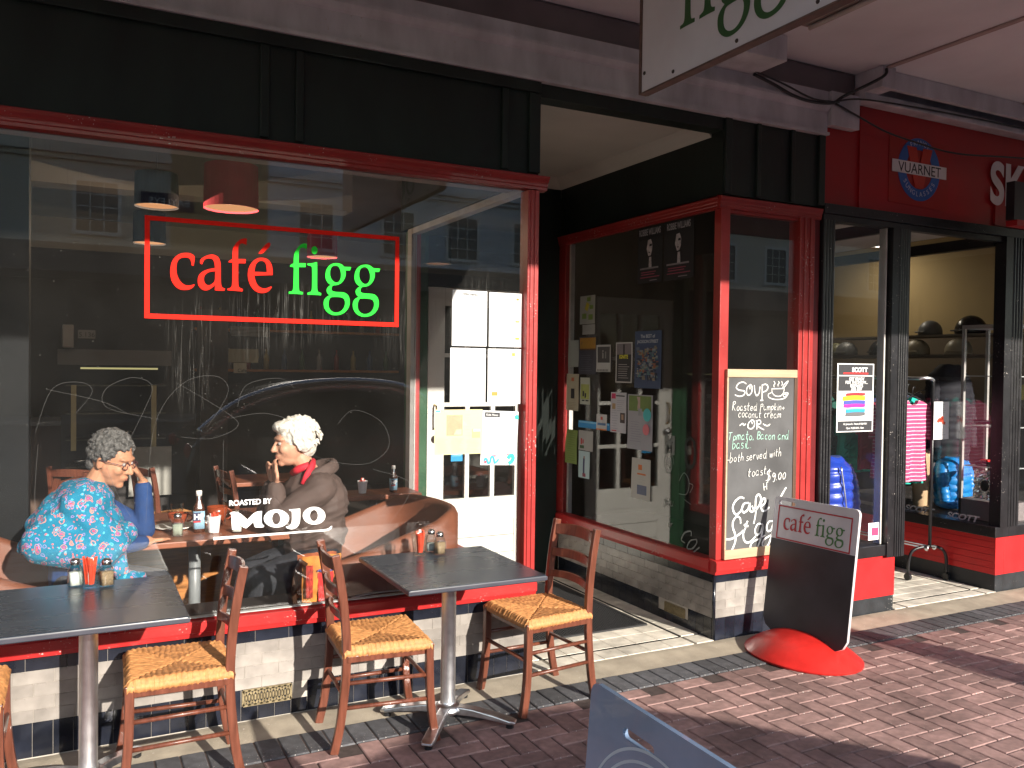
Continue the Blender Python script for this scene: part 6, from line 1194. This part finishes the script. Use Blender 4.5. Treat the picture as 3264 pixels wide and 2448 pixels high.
top(5.85, 1.42, 1.42, .70, .42, gcol('navy_cloth', (.015, .02, .09)), 'navy top last on the rail')
for i_, (x_, y_, c_, lb_) in enumerate(((6.75, 1.5, (.02, .30, .30), 'dull teal jacket hanging inside the shop behind the side glass'), (7.05, 1.9, (.38, .05, .16), 'dusky pink top hanging inside the shop beyond the teal jacket'), (7.35, 1.5, (.10, .09, .10), 'dark grey coat hanging furthest right inside the shop'), (7.6, 2.3, (.30, .26, .20), 'beige coat hanging below the helmet shelf'), (6.5, 1.2, (.04, .05, .16), 'navy jacket hanging inside the glass just beyond the garment rail'))):
    o_ = top(x_, y_, 1.45, .72, .42, gcol('stock_cloth_%d' % i_, c_), lb_, yaw_=R(-20)); o_['group'] = 'clothes hanging inside the sports shop'
nt_ = paper('white price notice with a red maple leaf fixed to the garment rail upright', 'notice', FR(.405), 5.955, 6.135, 1.125, 1.42, (.80, .80, .82), lines(5, .92, .72, .2, .9, (.3, .3, .35), .008, 5)+lines(3, .25, .12, .15, .85, (.3, .3, .35), .008, 8), (), .004)
strokes([([(6.0, 1.26), (6.02, 1.285), (6.035, 1.27), (6.05, 1.30), (6.06, 1.26), (6.085, 1.25)], .022)], .02, 'picture', M('maple_red', (.6, .07, .03), .6), nt_, FR(.405) @ Matrix.Translation((0, 0, .006)), taper=False)
# poster and stickers
sc_ = paper('black and white ski pants sale poster with a stack of coloured trousers', 'poster', FR(.012), 4.460, 4.805, 1.245, 1.70, (.86, .86, .86), [(.03, .97, .83, .985, K_C), (.03, .97, .60, .815, K_C), (.03, .97, .015, .16, K_C), (.16, .84, .845, .868, (.6, .02, .02))],
      [(.60, .88, .040, 'SCOTT', (.86, .86, .86), .0016, 1.15, 'CENTER'), (.52, .755, .0275, 'GET READY', (.86, .86, .86), .0008, 1, 'CENTER'), (.52, .705, .0275, 'FOR THE SNOW...', (.86, .86, .86), .0008, .95, 'CENTER'), (.52, .655, .0275, 'SKIPANTS', (.86, .86, .86), .0008, 1, 'CENTER'), (.52, .608, .0275, '25% OFF', (.86, .86, .86), .0008, 1, 'CENTER'),
       (.5, .105, .016, '101 Jackson St - Petone 04 568 9031', (.86, .86, .86), .0003, .95, 'CENTER'), (.5, .045, .017, 'Open TUES-SUN, 10am', (.86, .86, .86), .0003, 1, 'CENTER')], .001, 'poster')
for i, (c, z0, z1, xx) in enumerate((((.62, .02, .03), .53, .57, 0), ((.75, .72, .02), .46, .525, .03), ((.06, .08, .48), .40, .46, .02), ((.62, .02, .28), .36, .405, .02), ((.25, .62, .72), .325, .355, .0), ((.02, .30, .60), .285, .33, 0), ((.12, .12, .13), .235, .285, .0))):
    a = 4.54-xx; b_ = 4.72; zz = 1.245+z0*.455; z2 = 1.245+z1*.455
    curve_obj(flatcurve([chaikin([(a, zz), ((a+b_)/2, zz-.005), (b_, zz+.002), (b_+.003, z2), ((a+b_)/2, z2+.004), (a+.004, z2-.002)])], 'picture'), 'picture', M('trouser_print_%d' % i, c, .6), sc_, FR(.012) @ Matrix.Translation((0, 0, .004+.0002*i)), .00005)
paper('small white card with a pink crest low in the shop window', 'card', FR(.012), 4.783, 4.885, .505, .622, (.80, .80, .82), [(.3, .95, .25, .72, (.62, .05, .15)), (.3, .97, .08, .13, (.4, .05, .1))], (), .001, 'card')
for i, (y0, y1) in enumerate(((.81, .47), (.43, .025))):
    t = thing('brand_sticker', ['grey block-letter sticker at the back of the black shop sill', 'grey block-letter sticker at the front of the black shop sill'][i], 'sticker', (6.138, (y0+y1)/2, .5)); F_ = SD(6.1405)
    text('SCOTT' if i == 0 else 'SCOTT', .065, M('sticker_grey_%d' % i, (.42, .40, .42), .5), t, F_ @ Matrix.Translation((-y0+.02, .508, .0015)), 'lettering', bold=.0022, sx=1.25, shear=.3)
# mannequin jackets, helmets, cabinet
def puffer(label, c, rx, ry, z0, z1, mat, sleeves=True, zip_=True):
    t = thing('puffer_jacket', label, 'puffer jacket', (c[0], c[1], z0)); n = 36; H = z1-z0; prof = []; mb = MB(); m_ = 56
    for i in range(m_+1):
        q = i/m_; shp = (.92+.10*math.sin(PI*q)) if q < .78 else (1.0*(1-((q-.78)/.22)**2*.62)); b_ = abs(math.sin(PI*q*H/.068))**.5*.016
        prof.append((q, shp, b_))
    vs = []
    for q, shp, b_ in prof:
        for k in range(n):
            a = 2*PI*k/n; w_ = b_*(1+.3*noise.noise((math.cos(a)*3, math.sin(a)*3, q*12)))
            vs.append(((rx*shp+w_)*math.cos(a), (ry*shp+w_)*math.sin(a), q*H+.006*math.sin(3*a+q*9)))
    mb.add(vs, [(i*n+k, i*n+(k+1) % n, (i+1)*n+(k+1) % n, (i+1)*n+k) for i in range(m_) for k in range(n)]); mb.add(vs[-n:], [tuple(range(n))]); P('body', mb, mat, t, smooth=True, world=False)
    if sleeves:
        for s_ in (-1, 1):
            pts = [(s_*(rx*.80), 0, H*.86), (s_*(rx*1.05), -.02, H*.70), (s_*(rx*1.15), -.04, H*.45), (s_*(rx*1.12), -.06, H*.15)]; cc = catmull(pts, 9); P('sleeve', MB().tube(cc, [.052*(1-.25*i/len(cc))+.010*abs(math.sin(i*1.1)) for i in range(len(cc))], 14), mat, t, smooth=True, world=False)
    if zip_: P('zip', MB().tube(catmull([(-rx*.30, -ry-.018, H*.9), (-rx*.12, -ry-.032, H*.55), (.0, -ry-.032, H*.3), (-.01, -ry-.026, .02)], 5), .0055, 6), CHROME, t, smooth=True, world=False)
    return t
BLUEJ = M('royal_blue_nylon', (.012, .05, .42), .32, .1, 8, .1, 60, coat=.2)
puffer('royal blue puffer jacket with a silver zip in the left display window', (4.73, .30), .16, .12, .47, 1.05, BLUEJ, sleeves=True)
puffer('charcoal puffer jacket on a stand behind the side glass of the shop', (7.02, 1.05), .22, .15, .85, 1.72, M('charcoal_nylon', (.018, .018, .024), .7, .1, spec=.2), sleeves=True, zip_=False)
puffer('bright blue puffer jacket low in the right display window', (6.72, .78), .15, .12, .50, .92, M('bright_blue_nylon', (.01, .20, .55), .4, .1), sleeves=True, zip_=False)
mq = thing('mannequin_legs', 'tan mannequin legs standing behind the striped top in the shop window', 'mannequin', (6.42, .86, .485)); mb = MB(); mb.cap((6.42, .86, .52), (6.40, .86, .92), .055, .075); mb.cap((6.52, .90, .52), (6.50, .90, .92), .055, .075); P('legs', mb, M('tan_plastic', (.50, .34, .20), .5), mq, smooth=True)
rd = thing('red_gilet', 'bright red garment edge hanging by the left pilaster in the shop window', 'garment', (4.44, .3, .95)); P('cloth', MB().ell((4.47, .34, 1.13), (.045, .05, .14), nu=14, nv=10), M('scarlet_cloth', (.60, .01, .03), .7), rd, smooth=True)
sh = thing('helmet_shelf', 'dark wall shelf carrying ski helmets inside the sports shop', 'shelf', (7.95, 1.8, 1.82)); P('board', MB().box(7.7, 8.15, .9, 3.2, 1.80, 1.83).box(7.9, 8.3, .9, 3.2, 2.02, 2.04), M('shelf_grey', (.20, .17, .14), .6), sh)
def helmet(label, x, y, z, r_, mat):
    t = thing('ski_helmet', label, 'ski helmet', (x, y, z), rz=rnd.uniform(-.5, .5), group=None); mb = MB(); prof = [(r_*math.cos(a), r_*1.05*math.sin(a)+.03) for a in [R(-14+104*k/10) for k in range(11)]]; prof[-1] = (0, prof[-1][1]); mb.lathe([(r_*.9, .0)]+prof, n=24); o = P('shell', mb, mat, t, smooth=True, world=False); P('visor', MB().box(-r_*1.15, -r_*.7, -r_*.6, r_*.6, .025, .04), mat, t, bevel=.006, world=False)
    P('vent', MB().box(-r_*.2, r_*.4, -.012, .012, r_*1.02, r_*1.10), BLACKM, t, world=False)
hw = [M('helmet_cream', (.44, .38, .28), .4), M('helmet_black', (.02, .018, .02), .25), M('helmet_grey', (.20, .20, .20), .4), M('helmet_olive', (.20, .19, .10), .4)]
for lb, x, y, z, r_, k in (('cream ski helmet in the middle of the helmet shelf', 7.95, 2.10, 1.832, .13, 0), ('cream ski helmet at the near end of the helmet shelf behind the glass cabinet', 7.95, 1.62, 1.832, .13, 0), ('black ski helmet at the far end of the shelf beside the pilaster', 7.95, 2.55, 1.832, .13, 1),
        ('large black ski helmet on the upper shelf', 8.05, 1.56, 2.042, .15, 1), ('pale grey ski helmet on the upper shelf', 8.05, 2.02, 2.042, .12, 2), ('grey ski helmet seen through the left shop window', 7.9, 2.98, 1.832, .12, 2), ('olive ski helmet furthest back on the shelf', 7.9, 3.12, 1.832, .11, 3)): helmet(lb, x, y, z, r_, hw[k])
gc = thing('glass_cabinet', 'narrow aluminium framed glass cabinet in the right shop window', 'glass cabinet', (6.5, .3, .486)); AL = M('aluminium_frame', (.48, .46, .44), .4, .1, metal=.3)
for x, y in ((6.38, .46), (6.38, .10), (6.68, .46), (6.68, .10)): P('frame_post', MB().box(x-.012, x+.012, y-.012, y+.012, .486, 2.0), AL, gc)
P('top_panel', MB().box(6.368, 6.692, .088, .472, 2.0005, 2.03), AL, gc); P('base_panel', MB().box(6.368, 6.692, .088, .472, .4865, .64), M('cabinet_base_taupe', (.22, .19, .19), .6), gc)
for z in (.90, 1.22, 1.62): P('glass_shelf', MB().box(6.393, 6.667, .113, .447, z, z+.007), M('shelf_glass_edge_%d' % int(z*100), (.45, .47, .47), .2), gc)
sx_ = thing('silver_pouch', 'crumpled silver foil pouch with a round dark emblem on the cabinet floor', 'pouch', (6.45, .27, .642)); mb = MB().grid(lambda u, v: (6.44+.03*noise.noise((u*5, v*6, 1))+.02*v, .40-.24*u, .645+.23*v), 18, 18); P('foil', mb, M('silver_foil', (.7, .7, .7), .25, .1, metal=.9), sx_); P('emblem', MB().ell((6.425, .29, .755), (.004, .036, .045), nu=20, nv=10), BLACKM, sx_)
gq = thing('ski_goggles', 'orange framed ski goggles on the glass shelf at the right edge', 'goggles', (6.5, .2, 1.23)); P('frame', MB().tube([(6.42, .19+.05*math.cos(a), 1.262+.032*math.sin(a)) for a in [2*PI*k/18 for k in range(19)]], .008, 8), M('orange_plastic', (.62, .14, .01), .4), gq, smooth=True); P('strap', MB().box(6.43, 6.45, .20, .40, 1.245, 1.275), BLACKM, gq)
wt = thing('ski_binding', 'black and red binding lying on the lower cabinet shelf', 'ski binding', (6.5, .3, .908)); P('casing', MB().box(6.42, 6.50, .24, .38, .909, .945), BLACKM, wt, bevel=.012); P('lever', MB().box(6.43, 6.49, .27, .34, .9455, .962), REDB, wt, bevel=.006)
yp = thing('yellow_pennant', 'dull yellow triangular pennant behind the glass cabinet', 'pennant', (6.9, .4, 1.4)); P('cloth', MB().zprism([(0, 0), (.001, 0), (0, .001)], 0, .001) if False else MB().add([(6.9, .58, 1.40), (6.9, .26, 1.58), (6.9, .26, 1.44), (6.912, .58, 1.40), (6.912, .26, 1.58), (6.912, .26, 1.44)], [(0, 1, 2), (5, 4, 3), (0, 3, 4, 1), (1, 4, 5, 2), (2, 5, 3, 0)]), M('mustard_cloth', (.42, .38, .08), .7), yp)
# ================================================================== STREET BEHIND THE CAMERA (seen in the glass)
car = thing('parked_car', 'dark blue-black hatchback parked at the kerb, seen as a reflection in the café window', 'car', (2.9, -5.2, -.13))
CP = M('dark_car_paint', (.012, .016, .026), .18, .05, 3, coat=.8); CG = M('car_glass', (.01, .014, .014), .06, 0, spec=.8); CR = M('roof_highlight_metal', (.85, .85, .88), .2, .05, metal=1)
side = [(.95, .30), (.92, .62), (.98, .86), (1.10, .98), (1.62, 1.00), (3.55, .98), (3.9, .92), (4.62, .80), (4.86, .62), (4.90, .32)]
low = [(x, .13+z*.0+z-.13) for x, z in side]; mb = MB(); Y0, Y1 = -4.38, -6.02
mb.yprism([(.95, .10)]+[(x, z) for x, z in side]+[(4.9, .10)], Y0, Y1); P('body', mb, CP, car, bevel=.05, seg=4)
gh = [(1.08, .96), (1.42, 1.22), (1.85, 1.37), (2.35, 1.43), (2.85, 1.42), (3.20, 1.33), (3.78, .95)]
mb = MB(); top_ = gh[1:-1]; n = len(gh); vs = [(x, Y0-.07-.10*(z-.95)/.48, z) for x, z in gh]+[(x, Y1+.07+.10*(z-.95)/.48, z) for x, z in gh]; mb.add(vs, [tuple(range(n-1, -1, -1)), tuple(range(n, 2*n))]+[(i, i+1, i+1+n, i+n) for i in range(n-1)]+[(n-1, 0, n, 2*n-1)]); P('windows', mb, CG, car, bevel=.03, seg=3)
arc = catmull([(x, z+.012) for x, z in gh], 6) if False else [(v.x, v.y) for v in catmull([Vector((x, z+.012, 0)) for x, z in gh], 6)]
P('roof_highlight_bar', MB().tube([(x, Y0-.10-.10*(z-.95)/.48, z-.012) for x, z in arc], .085, 14, flat=.7), CR, car, smooth=True)  # thick bright bar added for the silver highlight along the roofline
rf = [(x, z) for x, z in arc if z > 1.26]; P('roof', MB().grid(lambda u, v: (rf[min(int(u*(len(rf)-1)+.5), len(rf)-1)][0], Y0-.12+(Y1-Y0+.24)*v, rf[min(int(u*(len(rf)-1)+.5), len(rf)-1)][1]+.015+.03*math.sin(PI*v)), len(rf)-1, 10), CP, car, smooth=True)
for x in (2.05, 2.9): P('pillar', MB().bar([(x, Y0-.055, .97), (x+.02, Y0-.135, 1.40)], .02, .07, side=(0, 1, 0)), CP, car)
for x in (1.62, 4.15):
    for y in (Y0-.10, Y1+.10): o = P('wheel', MB().tube([(x, y-.1, .19), (x, y+.1, .19)], .315, 28), BLACKM, car); P('rim', MB().tube([(x, y-.107, .19), (x, y+.107, .19)], .20, 18), CHROME, o)
for y in (Y0-.12, Y1+.12): P('tail_light', MB().ell((.955, y, .82), (.04, .09, .07)), M('tail_red_%d' % len(bpy.data.materials), (.5, .01, .01), .2), car, smooth=True); P('headlight', MB().ell((4.80, y, .66), (.08, .13, .07)), CHROME, car, smooth=True)
P('mirror', MB().ell((3.55, Y0+.08, 1.02), (.06, .09, .06)), CP, car, smooth=True)
# opposite buildings
def opp(label, x0, x1, h, mat, wins, base_mat, cor=True, loc_y=-26.0, zg=5.35):
    t = thing('street_building', label, 'building', ((x0+x1)/2, loc_y, -.02)); P('wall', MB().box(x0, x1, loc_y-6, loc_y, zg, h), mat, t)
    P('ground_floor', MB().box(x0, x1, loc_y-6, loc_y-.02, -.02, zg), base_mat, t)
    if cor: P('cornice', MB().box(x0, x1, loc_y+.001, loc_y+.32, h-.65, h-.45).box(x0, x1, loc_y+.001, loc_y+.16, h-.80, h-.6505), mat, t)
    for a, b_ in wins:
        z0, z1 = 5.75, 7.30
        f_ = P('window', MB().box(a-.14, b_+.14, loc_y+.001, loc_y+.09, z0-.12, z0).box(a-.12, a, loc_y+.001, loc_y+.06, z0+.0005, z1).box(b_, b_+.12, loc_y+.001, loc_y+.06, z0+.0005, z1).box(a-.12, b_+.12, loc_y+.001, loc_y+.06, z1+.0005, z1+.12), WHITE, t)
        P('pane', MB().box(a, b_, loc_y+.001, loc_y+.012, z0+.0005, z1), CG, f_)
        mb = MB()
        for k in (1, 2): mb.box(a+(b_-a)*k/3-.016, a+(b_-a)*k/3+.016, loc_y+.0125, loc_y+.03, z0, z1)
        for k in (1, 2, 3): z = z0+(z1-z0)*k/4; mb.box(a, b_, loc_y+.0305, loc_y+.04, z-.016, z+.016)
        P('sash', mb, WHITE, f_)
    P('verandah', MB().box(x0, x1, loc_y, -23.2, 4.2, 4.3).box(x0, x1, -23.26, -23.2, 4.3005, 4.9), M('verandah_%d' % int(x0), (.07, .06, .06), .7), t)
    return t
OB1 = M('opp_pale_render', (.72, .66, .55), .8, .1, .6); OB2 = M('opp_blue_grey_render', (.66, .70, .74), .8, .1, .6); DK = M('opp_dark_shopfront', (.03, .028, .03), .4)
opp('cream two-storey building across the street, reflected at the left of the café window', -14, 2.8, 8.72, OB1, [(-10, -8.7), (-5.1, -3.8), (.05, 1.23)], DK)
opp('narrow ochre building across the street with a dark sign board', 2.805, 5.9, 8.66, M('opp_ochre_render', (.50, .40, .22), .8, .1, .6), [], DK, cor=False)
opp('blue-grey building with sash windows across the street, reflected behind the window lettering', 5.905, 24, 8.7, OB2, [(7.0, 8.15), (10.05, 11.2), (12.6, 13.8), (15.4, 16.6), (18.3, 19.5), (21.2, 22.4)], DK)
opp('pale building across the street, reflected in the sports shop glass', 24.05, 52, 8.72, OB1, [(25.5, 26.7), (28.6, 29.8), (31.7, 32.9), (35.4, 36.6), (39.6, 40.8), (44, 45.2)], DK)
bs = thing('street_sign_board', 'navy name board on the ochre building across the street', 'sign board', (2.7, -25.9, 6.4)); P('board', MB().box(1.9, 3.5, -25.92, -25.86, 6.6, 7.15), M('navy_board', (.01, .012, .05), .5), bs)
text('BAYLEYS', .32, VWHITE, bs, Matrix.Translation((3.38, -25.85, 6.76)) @ Euler((PI/2, 0, PI)).to_matrix().to_4x4(), 'lettering')
# unseen banner shape added to cast the curved shadow band on the pavers
fb_ = thing('shadow_caster_banner', 'dark banner-shaped shadow caster added beside the pavement, out of view to the right', 'banner', (5.02, -4.05, 0))
P('pole', MB().tube([(5.02, -4.05, 0), (5.0, -4.05, .9), (4.98, -4.06, 1.42)], .012, 8), BLACKM, fb_); P('base', MB().box(4.85, 5.2, -4.2, -3.9, -.13, .02), BLACKM, fb_, bevel=.01)
flg = flatcurve([chaikin([(.0, .25), (.34, .28), (.38, .6), (.36, .95), (.28, 1.25), (.10, 1.46), (.0, 1.40), (-.02, .9)])], 'shadow_flag'); curve_obj(flg, 'shadow_flag', M('dark_shadow_flag', (.05, .05, .06), .7), fb_, Matrix.Translation((5.02, -4.05, 0)) @ Euler((PI/2, 0, 0)).to_matrix().to_4x4(), .004)
